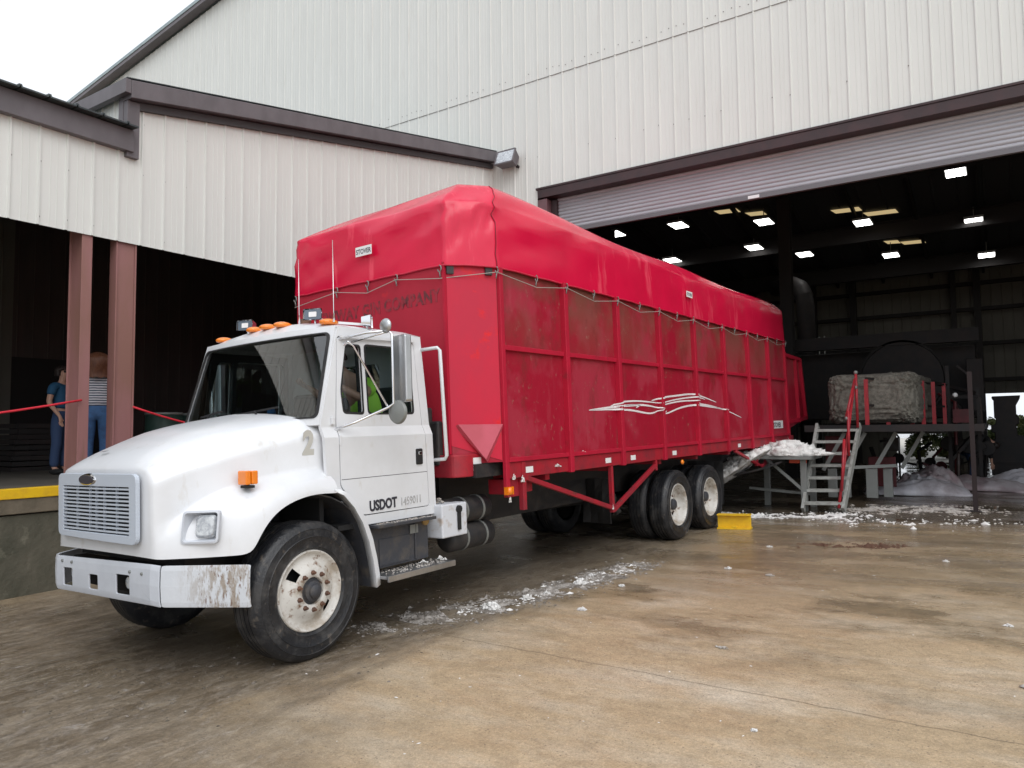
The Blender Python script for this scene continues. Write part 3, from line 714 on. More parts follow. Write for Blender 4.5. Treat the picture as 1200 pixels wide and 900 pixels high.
# ---- hood: lofted sections
SEC = {
 2.552: [(0, 1.435), (.35, 1.43), (.52, 1.42), (.60, 1.40), (.645, 1.365), (.665, 1.31), (.67, 1.20), (.672, 1.08), (.675, 1.0), (.68, .95), (.68, .90), (.68, .845)],
 2.575: [(0, 1.475), (.35, 1.47), (.535, 1.455), (.625, 1.43), (.675, 1.385), (.695, 1.32), (.70, 1.19), (.703, 1.05), (.708, .98), (.713, .93), (.716, .88), (.718, .83)],
 2.66: [(0, 1.545), (.35, 1.535), (.52, 1.51), (.62, 1.465), (.69, 1.42), (.72, 1.36), (.725, 1.22), (.73, 1.08), (.745, 1.02), (.775, .97), (.79, .91), (.795, .828)],
 2.78: [(0, 1.61), (.35, 1.595), (.53, 1.56), (.635, 1.51), (.705, 1.465), (.745, 1.41), (.755, 1.28), (.765, 1.15), (.80, 1.10), (.865, 1.05), (.905, .96), (.912, .825)],
 2.95: [(0, 1.68), (.35, 1.665), (.56, 1.62), (.67, 1.57), (.745, 1.50), (.79, 1.455), (.80, 1.33), (.815, 1.235), (.88, 1.19), (.985, 1.13), (1.035, 1.0), (1.04, .822)],
 3.055: [(0, 1.715), (.35, 1.70), (.575, 1.66), (.69, 1.605), (.765, 1.54), (.81, 1.485), (.82, 1.37), (.835, 1.27), (.91, 1.225), (1.03, 1.17), (1.09, 1.03), (1.10, .82)],
 3.10: [(0, 1.73), (.35, 1.715), (.58, 1.675), (.70, 1.62), (.775, 1.55), (.82, 1.495), (.83, 1.38), (.845, 1.28), (.92, 1.235), (1.04, 1.185), (1.10, 1.07), (1.112, .92)],
 3.20: [(0, 1.755), (.35, 1.74), (.59, 1.70), (.72, 1.65), (.795, 1.58), (.84, 1.515), (.85, 1.40), (.865, 1.305), (.94, 1.26), (1.055, 1.215), (1.11, 1.14), (1.12, 1.06)],
 3.35: [(0, 1.785), (.35, 1.77), (.60, 1.735), (.74, 1.69), (.825, 1.61), (.875, 1.55), (.885, 1.43), (.90, 1.335), (.97, 1.295), (1.07, 1.255), (1.115, 1.19), (1.125, 1.145)],
 3.55: [(0, 1.815), (.35, 1.80), (.62, 1.765), (.77, 1.725), (.86, 1.66), (.915, 1.595), (.925, 1.46), (.94, 1.36), (1.0, 1.325), (1.08, 1.285), (1.12, 1.225), (1.125, 1.185)],
 3.72: [(0, 1.835), (.35, 1.82), (.63, 1.785), (.79, 1.755), (.885, 1.695), (.94, 1.625), (.95, 1.48), (.96, 1.365), (1.01, 1.325), (1.08, 1.28), (1.12, 1.22), (1.125, 1.18)],
 3.805: [(0, 1.84), (.35, 1.825), (.63, 1.795), (.80, 1.765), (.90, 1.705), (.955, 1.64), (.965, 1.49), (.97, 1.365), (1.02, 1.315), (1.085, 1.265), (1.12, 1.205), (1.125, 1.17)],
}
ks = sorted(SEC); hv = []; hf = []
npt = 12
for y in ks:
    half = SEC[y]; full = [(-x, z) for (x, z) in reversed(half[1:])] + half
    hv += [(x, y - (.10 if y > 3.79 else .05 if y > 3.7 else 0) * max(0, 1 - (x / .93) ** 2), z) for (x, z) in full]
n = 23
for i in range(len(ks) - 1):
    for j in range(n - 1):
        a = i * n + j; hf.append((a, a + 1, a + 1 + n, a + n))
# nose cap as quad rows between the mirrored points
for j in range(11):
    a, b, c, d_ = j, j + 1, n - 2 - j, n - 1 - j
    if b == c: hf.append((a, b, d_))
    elif b < c: hf.append((a, b, c, d_))
hood = TB().add(hv, hf)
hood = TB(); hood.v = hv; hood.f = hf
hood = hood.build('hood', m_white, smooth='all', sub=2, solid=0)
ca = hood.data.attributes.new('crease_edge', 'FLOAT', 'EDGE')
for e in hood.data.edges:
    a, b = e.vertices
    if abs(a - b) == 23:
        k = abs((a % 23) - 11)
        ca.data[e.index].value = {3: .5, 5: .95, 7: .6, 9: .45}.get(k, 0)
# extended fender tip behind the arch
# headlight pocket: frame, bowl and lamp on the swept fender face
for sx in (1, -1):
    # face of the fender between (.735,2.70) and (.99,2.93)
    hlm = basis((sx * .912, 2.795, 1.035), Vector((sx * .80, .60, 0)), Vector((0, .10, 1)))
    def hp(p): return tuple(hlm @ Vector(p))
    s_ = 1 if sx == 1 else 1
    g = TB(); fr = rrect(-.125, -.115, .125, .105, .025, 3); fi = rrect(-.112, -.102, .112, .092, .02, 3); bk = rrect(-.06, -.06, .105, .07, .015, 3)
    nn = len(fr); zo = .025 * sx; zi = -.07 * sx
    vs = [hp((p[0], p[1], zo)) for p in fr] + [hp((p[0], p[1], zo + .004 * sx)) for p in fi] + [hp((p[0], p[1], zi)) for p in bk] + [hp((p[0], p[1], -.01 * sx)) for p in fr]
    fs = []
    for i in range(nn):
        j = (i + 1) % nn; fs += [(i, j, nn + j, nn + i), (nn + i, nn + j, 2 * nn + j, 2 * nn + i), (3 * nn + i, 3 * nn + j, j, i)]
    fs.append(tuple(range(2 * nn, 3 * nn)))
    g.add(vs, fs); hl = g.build('headlight', m_bump, smooth=True)
    g = TB(); ln = rrect(-.035, -.075, .104, .075, .03, 4); mm = len(ln)
    vs = [hp((p[0], p[1], zi + .01 * sx)) for p in ln] + [hp((p[0], p[1], .012 * sx)) for p in ln] + [hp((p[0] * .8 + .008, p[1] * .8, .030 * sx)) for p in ln]
    fs = [(i, (i + 1) % mm, mm + (i + 1) % mm, mm + i) for i in range(mm)] + [(mm + i, mm + (i + 1) % mm, 2 * mm + (i + 1) % mm, 2 * mm + i) for i in range(mm)] + [tuple(range(2 * mm, 3 * mm))]
    g.add(vs, fs); g.build('lens', m_lens, hl, smooth=True)
    # turn signal on a short foot on the fender
    tm = basis((sx * .945, 3.13, 1.335), Vector((1, 0, 0)), Vector((0, 0, 1)))
    g = TB(); g.box((sx * .945 - .045, 3.10, 1.265), (sx * .945 + .045, 3.16, 1.285)); ts = g.build('turn_signal', m_dark, bevel=.004)
    g = TB(); g.box((sx * .945 - .055, 3.085, 1.29), (sx * .945 + .05, 3.125, 1.39)); g.box((sx * .945 - .05, 3.13, 1.292), (sx * .945 + .055, 3.18, 1.388)); g.build('amber_lens', m_amber, ts, bevel=.008)
# grille: frame plate with cut slots and inset bars
g = TB()
GX, Z0, Z1 = .59, .93, 1.405
tplate('grille_frame', rpoly([(-GX, Z0 + .01), (GX, Z0 - .015 + .01), (GX + .0, Z1), (-GX, Z1)], .06, 5), [rrect(-.50, Z0 + .055, .50, Z1 - .090, .01, 2)],
       lambda u, v: (u, 2.526 - .012 * (1 - (u / .6) ** 2) * 1.0, v), m_grille, thick=.03, soff=0, vcuts=[-.4, -.2, 0, .2, .4], bevel=.004)
gg = TB(); gg.box((-.53, 2.538, Z0 + .04), (.53, 2.543, Z1 - .075)); gg.build('radiator_screen', m_dark)
for k in range(12):
    z = Z0 + .072 + k * (Z1 - .100 - Z0 - .072) / 11.2
    g = TB(); g.grid(lambda i, j: (-.505 + 1.01 * i / 8, 2.512 - .010 * (1 - ((-.505 + 1.01 * i / 8) / .6) ** 2) + (.0, .014, .014, .0, .0)[j], z + (-.006, -.006, .006, .006, -.006)[j]), 8, 4); g.build('grille_bar', m_grille)
for x in (-.30, -.10, .0, .12, .30):
    g = TB(); g.box((x - .006, 2.520, Z0 + .06), (x + .006, 2.534, Z1 - .095)); g.build('grille_post', m_grille)
g = TB(); g.lathe([(0, -.022), (.062, -.022), (.072, -.012), (.075, 0)], (-.05, 0, 0), 'Y', 24)
g.v = [(p[0] * 1.9 + .01, p[1] + 2.512, p[2] * .62 + 1.362) for p in g.v]; emb = g.build('emblem', m_chrome, smooth=True)
g = TB(); g.lathe([(0, -.024), (.056, -.024), (.06, -.018)], (-.05, 0, 0), 'Y', 24); g.v = [(p[0] * 1.9 + .01, p[1] + 2.5095, p[2] * .56 + 1.362) for p in g.v]; g.build('emblem_face', M('dark_emblem', (.06, .055, .065), .5, .2), emb, smooth=True)
g = TB(); g.add([(-.36, 2.63, 1.545), (-.26, 2.632, 1.55), (-.25, 2.65, 1.556), (-.35, 2.648, 1.55)], [(0, 1, 2, 3)]); g.v = [(p[0] + .13, p[1] + .02, p[2] + .012) for p in g.v]; g.build('hood_vent', m_dark)

# ---- bumper: bent plate with three openings
bp = [(-1.12, 3.03), (-.80, 2.585), (-.70, 2.555), (.70, 2.555), (.775, 2.575), (1.12, 3.02)]
def bump_xy(u):
    # u is arc length along the bumper
    acc = 0
    for (a, b) in zip(bp[:-1], bp[1:]):
        L = math.hypot(b[0] - a[0], b[1] - a[1])
        if u <= acc + L or b == bp[-1]:
            t = (u - acc) / L; return lerp(a[0], b[0], t), lerp(a[1], b[1], t)
        acc += L
seg = [math.hypot(b[0] - a[0], b[1] - a[1]) for a, b in zip(bp[:-1], bp[1:])]
cum = [0]
for s_ in seg: cum.append(cum[-1] + s_)
U0 = cum[2]  # x=-.70
def bz(x, y): return (.765, .512) if x < -.7 else ((lerp(.765, .80, (x + .7) / 1.4), lerp(.512, .535, (x + .7) / 1.4)) if x < .72 else (lerp(.80, .755, (x - .72) / .4), lerp(.535, .47, (x - .72) / .4)))
def bfn(u, v):
    x, y = bump_xy(u); zt, zb = bz(x, y); return (x, y + .012 * (2 * v - 1) ** 4, lerp(zb, zt, v))
def hole(x0, x1, v0, v1): return rrect(U0 + x0 + .7, v0, U0 + x1 + .7, v1, .02, 2)
FR = cum[4]
HO = [hole(-.585, -.435, .16, .68), hole(-.165, -.03, .17, .58), hole(.24, .43, .16, .68)]
tplate('bumper', [(cum[1], 0.0), (FR, 0.0), (FR, 1.0), (cum[1], 1.0)], HO, bfn, m_bump, thick=.012, cuts=[.04, .12, .5, .88, .96], vcuts=cum[2:4], soff=1, bevel=.003)
for nm, ua, ub, mm_ in (('bumper_end', FR + .004, cum[5], m_rustbump), ('bumper_end', 0, cum[1] - .004, m_bump)):
    tplate(nm, rpoly([(ua, 0), (ub, 0.0), (ub, 1), (ua, 1)], .03, 3), [], bfn, mm_, thick=.012, cuts=[.04, .12, .5, .88, .96], vcuts=[(ua + ub) / 2], soff=1, bevel=.003)
g = TB(); g.box((-.78, 2.70, .54), (.78, 2.80, .74)); g.box((-.72, 2.74, .76), (.72, 2.78, .84)); g.build('bumper_beam', m_dark)
for x in (-.50, .345):
    g = TB(); g.lathe([(0, -.075), (.04, -.065), (.055, -.03), (.055, .02), (0, .05)], (x, 2.645, .645), 'Y', 20); g.build('fog_lamp', m_lens, smooth=True)

# ---- cab
def side_x(z): 
    if z < 1.60: return 1.02
    if z < 1.68: return lerp(1.02, .985, (z - 1.60) / .08)
    return lerp(.985, .925, (z - 1.68) / .84)
def front_y(x, z): return 3.69 + .08 * (abs(x) / .95) ** 2.2 + (z - 1.78) * .30
DOOR = rpoly([(4.13, .955), (4.925, .955), (4.865, 2.44), (3.97, 2.43), (3.895, 1.70), (3.90, 1.21), (4.02, 1.08)], .035, 3)
SIDE = [(4.07, .88), (5.015, .88), (4.965, 2.50), (3.99, 2.515), (3.765, 1.76), (3.75, 1.70), (3.77, 1.20), (3.90, 1.17), (3.99, 1.04)]
VENT = rpoly([(3.985, 1.80), (4.205, 1.79), (4.215, 2.365), (4.055, 2.36), (3.975, 1.98)], .035, 4)
MAIN = rpoly([(4.255, 1.79), (4.80, 1.79), (4.795, 2.375), (4.262, 2.375)], .04, 4)
GAP = 0.006
def shrink(poly, d):
    out = []; m = len(poly)
    cx = sum(p[0] for p in poly) / m; cy = sum(p[1] for p in poly) / m
    for (x, y) in poly:
        v = Vector((cx - x, cy - y)); v = v.normalized() * d; out.append((x + v.x, y + v.y))
    return out
CUT = [1.0, 1.4, 1.60, 1.62, 1.64, 1.66, 1.68, 1.9, 2.1, 2.3]
cab = None
for sx in (1, -1):
    fn = lambda u, v, sx=sx: (sx * side_x(v), u, v)
    o = tplate('cab_side', SIDE, [DOOR], fn, m_white, thick=.03, cuts=CUT, soff=0)
    dr = tplate('door', shrink(DOOR, .009), [VENT, MAIN], lambda u, v, sx=sx: (sx * (side_x(v) + .004), u, v), m_white, thick=.026, cuts=CUT, bevel=.003)
    for nm, P_ in (('vent_window', VENT), ('door_window', MAIN)):
        tplate(nm, shrink(P_, -.004), [], lambda u, v, sx=sx: (sx * (side_x(v) - .006), u, v), m_sideglass, dr, thick=0, cuts=[1.9, 2.1, 2.3])
        tplate('window_seal', shrink(P_, -.010), [shrink(P_, .010)], lambda u, v, sx=sx: (sx * (side_x(v) + .013), u, v), m_black, dr, thick=.012, cuts=[1.9, 2.1, 2.3])
    hb = TB(); hb.box((sx * 1.0, 4.765, 1.335), (sx * 1.052, 4.845, 1.475)); hb.build('door_handle', m_dark, dr, bevel=.01)
    hb = TB(); hb.box((sx * 1.05, 4.785, 1.42), (sx * 1.058, 4.82, 1.45)); hb.build('latch', m_chrome, dr, bevel=.004)
    # backing just inside the shut line so that it reads as a dark seam
    tplate('door_seal', shrink(DOOR, -.03), [shrink(DOOR, .035)], lambda u, v, sx=sx: (sx * (side_x(v) - .022), u, v), m_black, thick=.01, cuts=CUT)
    tplate('door_liner', shrink(DOOR, .03), [shrink(VENT, -.01), shrink(MAIN, -.01)], lambda u, v, sx=sx: (sx * (side_x(v) - .05), u, v), m_seat, dr, thick=.02, cuts=CUT)
    g = TB(); g.box((sx * 1.03, 3.915, 1.262), (sx * 1.0375, 4.905, 1.267)); g.build('press_line', m_cast, dr)
    g = TB(); g.bar((sx * .97, 3.99, 2.425), (sx * .97, 4.86, 2.45), .02, .022); g.build('drip_rail', m_white)
    g = TB(); g.bar((sx * 1.012, 3.86, 1.705), (sx * 1.012, 3.86, 1.765), .03, .03); g.build('door_hinge', m_white, bevel=.004)
# windscreen surround
WS = rpoly([(-.95, 1.765), (.95, 1.765), (.888, 2.46), (-.888, 2.46)], .06, 6)
FRN = [(-.982, 1.70), (.982, 1.70), (.930, 2.515), (-.930, 2.515)]
VC = [i * .1 for i in range(-9, 10)] 
tplate('cab_front', FRN, [WS], lambda u, v: (u, front_y(u, v), v), m_white, thick=.03, vcuts=VC, cuts=[2.1])
tplate('windshield', shrink(WS, -.012), [], lambda u, v: (u, front_y(u, v) - .002, v), m_glass, thick=0, vcuts=[i * .05 for i in range(-18, 19)], cuts=[1.8 + .1 * i for i in range(7)])
tplate('windshield_seal', shrink(WS, -.016), [shrink(WS, .012)], lambda u, v: (u, front_y(u, v) - .018, v), m_black, thick=.014, vcuts=VC, cuts=[2.1])
# cowl, firewall, floor, rear wall, roof
def roof(i, j):
    NU, NV = 24, 20
    u = -1 + 2 * i / NU; v = j / NV
    x = .938 * u; yf = front_y(x, 2.515) - .015; y = lerp(yf, 4.985, v)
    edge = (1 - abs(u) ** 6) ** .5 if abs(u) < 1 else 0
    end = min(1, (v * 7) ** .5) * min(1, ((1 - v) * 8) ** .5) if 0 < v < 1 else 0
    return (x, y, 2.505 + (.045 + .065 * (1 - u * u)) * edge * end)
g = TB(); g.grid(roof, 24, 20); g.build('cab_roof', m_white, smooth='all')
tplate('cab_back', rpoly([(-1.005, .89), (1.005, .89), (.92, 2.5), (-.92, 2.5)], .03, 3), [rrect(-.40, 1.85, .40, 2.3, .05)], lambda u, v: (u, 5.0 - (v - .9) * .022, v), m_white, thick=.03)
tplate('rear_window', rrect(-.41, 1.84, .41, 2.31, .05), [], lambda u, v: (u, 4.985 - (v - .9) * .022, v), m_sideglass, thick=0)
g = TB(); g.box((-.90, 3.80, .9), (.90, 3.84, 1.70)); g.box((-1.0, 3.9, .86), (1.0, 4.98, .90));  g.build('firewall', m_dark)
g = TB(); g.box((-.9, 3.90, 1.45), (.9, 4.16, 1.73)); g.box((.22, 4.10, 1.55), (.72, 4.24, 1.78)); g.build('dashboard', m_seat, bevel=.04)
g = TB(); g.lathe([(.20 + .016 * math.cos(a), .016 * math.sin(a)) for a in [k * PI / 4 for k in range(9)]], (0, 0, 0), 'Z', 28)
g.bar((-.2, 0, 0), (.2, 0, 0), .03, .015); g.bar((0, 0, 0), (0, 0, -.3), .04, .04)
mm = Matrix.Translation((.5, 4.33, 1.78)) @ Matrix.Rotation(R(-40), 4, 'X'); g.v = [tuple(mm @ Vector(p)) for p in g.v]; g.build('steering_wheel', m_dark, smooth=True)
for x in (.5, -.5):
    g = TB(); g.box((x - .24, 4.42, 1.18), (x + .24, 4.85, 1.34)); g.box((x - .24, 4.80, 1.3), (x + .24, 4.93, 2.05)); g.build('seat', m_seat, bevel=.04)
# wipers
for (xa, xb, xc) in ((-.46, -.60, -.25), (.34, .0, .52)):
    z = 1.80
    g = TB(); g.bar((xa, front_y(xa, 1.74) - .03, 1.765), ((xb + xc) / 2, front_y((xb + xc) / 2, 1.83) - .045, 1.845), .014, .012)
    wp = g.build('wiper', m_dark)
    g = TB(); g.bar((xb, front_y(xb, 1.83) - .030, 1.825), (xc, front_y(xc, 1.85) - .030, 1.865), .02, .014); g.build('wiper_blade', m_dark, wp)
# the row of marker lights, spot lamps and whip aerials on the roof
for x in (-.76, -.20, .0, .20, .76):
    z = 2.55 + .055 * (1 - (x / .925) ** 2); y = front_y(x, 2.515) + .07
    g = TB(); g.sph((x, y + .02, z), 1, 14, 8, (.068, .09, .034)); g.v = [(p[0], p[1], max(p[2], z - .02)) for p in g.v]; g.build('marker_light', m_amber, smooth='all')
def spot(x, y, z, yaw, pitch, tilt=0):
    mt = Matrix.Translation((x, y, z)) @ Matrix.Rotation(yaw, 4, 'Z') @ Matrix.Rotation(pitch, 4, 'X')
    g = TB(); poly = rrect(-.085, -.05, .085, .05, .015, 3); m_ = len(poly)
    vs = [tuple(mt @ Vector((p[0], -.03, p[1]))) for p in poly] + [tuple(mt @ Vector((p[0] * .8, .05, p[1] * .7))) for p in poly]
    g.add(vs, [(i, (i + 1) % m_, m_ + (i + 1) % m_, m_ + i) for i in range(m_)] + [tuple(range(m_, 2 * m_))])
    g.tube([mt @ Vector((0, .02, -.03)), Vector((x, y + .02, z - .10))], .008, 6)
    s = g.build('spot_lamp', m_chrome, smooth=True)
    g = TB(); vs = [tuple(mt @ Vector((p[0] * .9, -.022, p[1] * .86))) for p in poly]; g.add(vs, [tuple(range(m_))]); g.build('lens', m_spotl, s)
    g = TB(); q = rrect(-.035, -.022, .035, .022, .006, 2); vs = [tuple(mt @ Vector((p[0], -.026, p[1]))) for p in q]; g.add(vs, [tuple(range(len(q)))]); g.build('bulb_window', m_label, s)
spot(-.36, 4.02, 2.665, R(20), R(-4)); spot(.58, 4.04, 2.655, R(28), R(-4)); spot(.86, 4.40, 2.60, R(130), 0)
g = TB(); g.bar((.60, 4.08, 2.60), (.86, 4.38, 2.57), .02, .02); g.build('lamp_bracket', m_white)
for (x, y, z0, z1) in ((.86, 4.02, 2.56, 3.25), (.28, 4.12, 2.62, 3.2)):
    g = TB(); g.tube([(x, y, z0), (x, y, z0 + .10), (x + .005, y, z1)], [.010, .004, .002], 6); g.build('whip_aerial', m_chrome, smooth='all')
# mirrors: tube frame, long stainless head, round convex mirrors
for sx in (1, -1):
    g = TB(); X = lambda v: sx * v
    g.tube([(X(.93), 3.98, 2.40), (X(1.12), 4.13, 2.45), (X(1.28), 4.23, 2.46), (X(1.305), 4.245, 2.43), (X(1.305), 4.245, 1.86), (X(1.27), 4.22, 1.83), (X(1.1), 4.02, 1.72), (X(1.0), 3.88, 1.66)], .011, 8)
    g.tube([(X(1.02), 4.02, 2.38), (X(1.0), 4.1, 2.35), (X(1.26), 4.22, 1.84)], .009, 8)
    g.tube([(X(.96), 4.12, 2.39), (X(1.27), 4.22, 2.45)], .009, 8)
    mo = g.build('mirror_bracket', m_chrome, smooth='all')
    g = TB(); mt = Matrix.Translation((X(1.345), 4.31, 2.145)) @ Matrix.Rotation(sx * R(-12), 4, 'Z')
    poly = rrect(-.105, -.275, .105, .275, .02, 3); g.add([tuple(mt @ Vector((p[0], -.035, p[1]))) for p in poly] + [tuple(mt @ Vector((p[0], .03, p[1]))) for p in poly], [tuple(range(len(poly)))[::-1]] + [(i, (i + 1) % len(poly), len(poly) + (i + 1) % len(poly), len(poly) + i) for i in range(len(poly))] + [tuple(range(len(poly), 2 * len(poly)))])
    g.build('mirror_head', m_stain, mo, bevel=.01)
    g = TB(); g.lathe([(0, -.03), (.05, -.027), (.09, -.012), (.10, .006), (.10, .012), (0, .014)], (X(1.33), 4.26, 1.79), 'Y', 26); g.build('round_mirror', m_galv, mo, smooth=True)
    g = TB(); g.lathe([(0, -.02), (.035, -.018), (.055, -.008), (.062, .006), (.062, .010), (0, .012)], (X(1.265), 4.21, 2.50), 'Y', 26); g.build('round_mirror', m_stain, mo, smooth=True)
    # grab rail behind the door
    g = TB(); g.tube([(X(.93), 4.97, 2.38), (X(1.13), 4.99, 2.385), (X(1.15), 5.0, 2.36), (X(1.17), 5.03, 1.40), (X(1.15), 5.03, 1.37), (X(1.0), 5.01, 1.36)], .017, 10); g.build('grab_rail', m_white, smooth='all')
# lettering
text_mesh('lettering', 'USDOT', .118, m_inkb, troot, basis((1.0400, 4.20 - YO, .985), Vector((0, 1, .028)), Vector((0, -.028, 1))), sx=.80, bold=.004)
text_mesh('lettering_faded', '1459011', .098, m_inkg, troot, basis((1.0400, 4.555 - YO, .995), Vector((0, 1, .028)), Vector((0, -.028, 1))), sx=.78)
text_mesh('stencil_number', '2', .25, m_ink2, troot, basis((.9375, 3.62 - YO, 1.485), Vector((.14, 1, 0)), Vector((.0, 0, 1))) @ Matrix.Rotation(R(5), 4, 'X'), sx=.75, bold=.012)

# ---- wheels
def wheel(name, cx, cy, r, sx, front, steer=0, dual=False, label=None):
    cz = r - .042
    root = bpy.data.objects.new(name, None); COL.objects.link(root); root.parent = troot
    root.location = (cx, cy - YO, cz); root.rotation_euler = (0, 0, steer); root.empty_display_size = .2
    if label: root['label'] = label
    wd = .25
    # tyre: outward side at h=0, goes inboard (negative)
    prof = [(.292, -.035), (.305, -.012), (.318, -.002), (.322, .003), (.328, .001), (.36, .009), (.395, .013), (.400, .016), (.404, .012), (.43, .010), (.452, .008), (.456, .011), (.460, .006), (r - .035, -.002), (r - .012, -.018), (r - .003, -.04)]
    for gx in (.07, .115, .16, .205): prof += [(r, -gx + .016), (r, -gx + .005), (r - .010, -gx + .004), (r - .010, -gx - .004), (r, -gx - .005)]
    prof += [(r - .003, -.235), (r - .03, -.262), (.43, -.28), (.36, -.28), (.30, -.255)]
    g = MB(); g.lathe(prof, (0, 0, 0), 'X', 56, flip=sx)
    t = g.build('tyre', m_tyre, root, smooth=True)
    if front:
        pr = [(.30, -.020), (.294, -.006), (.286, -.010), (.272, -.034), (.262, -.045), (.235, -.042), (.20, -.020), (.172, .004), (.150, .014), (.105, .016), (.10, .010), (.098, -.02)]
        def skip(k, i): return (k % 24) in (17, 18, 19) and i == 5 or (k % 24) in (17, 18, 19) and i == 6
        g = MB(); g.lathe(pr, (0, 0, 0), 'X', 48, skip=skip, flip=sx); rm = g.build('rim', m_rimw, root, smooth='all')
        g = MB(); g.lathe([(.26, -.10), (.15, -.12), (.0, -.12)], (0, 0, 0), 'X', 24, flip=sx); g.build('brake_drum', m_dark, root)
        g = MB()
        for k in range(10):
            a = 2 * PI * (k + .5) / 10
            g2 = MB(); g2.lathe([(0, .046), (.010, .046), (.012, .030), (.017, .026), (.020, .014)], (0, .135 * math.cos(a), .135 * math.sin(a)), 'X', 6, flip=sx)
            g2.build('wheel_nut', m_rust, root)
        g = MB(); g.lathe([(0, .06), (.035, .058), (.05, .045), (.052, .03), (.075, .022), (.08, .0), (.098, -.01)], (0, 0, 0), 'X', 24, flip=sx); g.build('hub', m_cast, root, smooth=True)
    else:
        pr = [(.30, -.020), (.294, -.004), (.286, -.010), (.275, -.03), (.268, -.06), (.262, -.125), (.235, -.150), (.20, -.162), (.14, -.165), (.12, -.16), (.11, -.12), (.0, -.10)]
        g = MB(); g.lathe(pr, (0, 0, 0), 'X', 48, flip=sx, skip=lambda k, i: i == 7 and k % 8 in (0, 1, 2)); g.build('rim', m_rimw, root, smooth='all')
        for k in range(10):
            a = 2 * PI * (k + .5) / 10
            g2 = MB(); g2.lathe([(0, -.125), (.010, -.125), (.012, -.14), (.019, -.145), (.02, -.165)], (0, .135 * math.cos(a), .135 * math.sin(a)), 'X', 6, flip=sx); g2.build('wheel_nut', m_rust, root)
        g = MB(); g.lathe([(0, -.06), (.06, -.062), (.075, -.075), (.08, -.12)], (0, 0, 0), 'X', 24, flip=sx); g.build('hub', m_cast, root, smooth=True)
    if dual:
        g = MB(); g.lathe(prof, (-sx * .32, 0, 0), 'X', 48, flip=sx); g.build('inner_tyre', m_tyre, root, smooth=True)
        g = MB(); g.lathe([(.30, -.3), (.27, -.33), (.27, -.55)], (0, 0, 0), 'X', 24, flip=sx); g.build('inner_rim', m_chassis, root)
wheel('wheel', 1.085, 3.565, .512, 1, True, R(2)); wheel('wheel', -1.085, 3.565, .512, -1, True, R(2))
for y in (9.93, 11.15):
    wheel('wheel', 1.245, y, .497, 1, False, dual=True); wheel('wheel', -1.245, y, .497, -1, False, dual=True)
# wheel-arch liners and the fender lip on the cab
for sx in (1, -1):
    g = TB(); N = 14; ar = []
    for k in range(N + 1):
        a = lerp(R(146), R(-6), k / N); ar.append((3.56 + .66 * math.cos(a), .50 + (.66 + .02) * math.sin(a)))
    vs = [(sx * .45, y, z) for (y, z) in ar] + [(sx * 1.06, y, z) for (y, z) in ar]
    g.add(vs, [(i, i + 1, N + 2 + i, N + 1 + i) for i in range(N)]); g.build('wheel_arch_liner', m_cast, solid=.01)
    g = TB(); ar2 = [(3.76, 1.20), (3.86, 1.15), (3.96, 1.05), (4.045, .92), (4.11, .76), (4.15, .60), (4.175, .46), (4.18, .38)]
    ar3 = [(y + .05, z + .012) for (y, z) in ar2]; ar3[0] = (3.82, 1.20)
    n2 = len(ar2); vs = []
    for q in (1.055, 1.125): vs += [(sx * q, y, z) for (y, z) in ar2]
    vs += [(sx * 1.11, y, z) for (y, z) in ar3]; vs += [(sx * 1.0, y + .01, z) for (y, z) in ar3]
    fs = []
    for r_ in range(3): fs += [(r_ * n2 + i, r_ * n2 + i + 1, (r_ + 1) * n2 + i + 1, (r_ + 1) * n2 + i) for i in range(n2 - 1)]
    g.add(vs, fs); g.build('fender_lip', m_white, solid=.008, smooth=True)
    g = TB(); vs = []
    for q in (.50, 1.06): vs += [(sx * q, y, z) for (y, z) in ar2]
    g.add(vs, [(i, i + 1, n2 + i + 1, n2 + i) for i in range(n2 - 1)]); g.build('splash_panel', m_cast, solid=.008)
# ---- chassis
g = TB()
for sx in (1, -1): g.box((sx * .43 - .04, 2.85, .66), (sx * .43 + .04, 15.2, .93))
for y in (3.1, 5.2, 7.2, 9.2, 10.55, 12.2, 14): g.box((-.39, y, .70), (.39, y + .08, .90))
g.build('chassis_frame', m_chassis)
g = TB(); g.tube([(-1.0, 3.55, .48), (1.0, 3.55, .48)], .06, 8); g.build('front_axle', m_chassis)
for y in (9.93, 11.15):
    g = TB(); g.tube([(-.95, y, .5), (-.3, y, .5), (-.15, y, .5), (.15, y, .5), (.3, y, .5), (.95, y, .5)], [.07, .08, .2, .2, .08, .07], 12); g.build('rear_axle', m_chassis, smooth=True)
g = TB(); g.tube([(0, 4.6, .68), (0, 9.8, .52)], .05, 8); g.build('drive_shaft', m_chassis)
g = TB(); g.box((-.38, 2.8, .62), (.38, 4.6, 1.25)); g.tube([(0, 4.5, .75), (0, 5.3, .72)], [.28, .16], 12); g.build('engine', m_chassis, bevel=.03)
g = TB(); g.box((-.36, 5.0, .95), (.86, 5.20, 1.85)); g.tube([(.62, 5.1, 1.35), (.62, 5.1, 1.75)], .13, 10); g.box((.25, 5.16, 1.3), (.95, 5.24, 1.72)); g.build('air_intake', m_chassis, bevel=.02)
g = TB(); g.tube([(-.9, 5.12, .9), (-.9, 5.12, 2.9)], .06, 10); g.build('exhaust_pipe', m_rust, smooth='all')
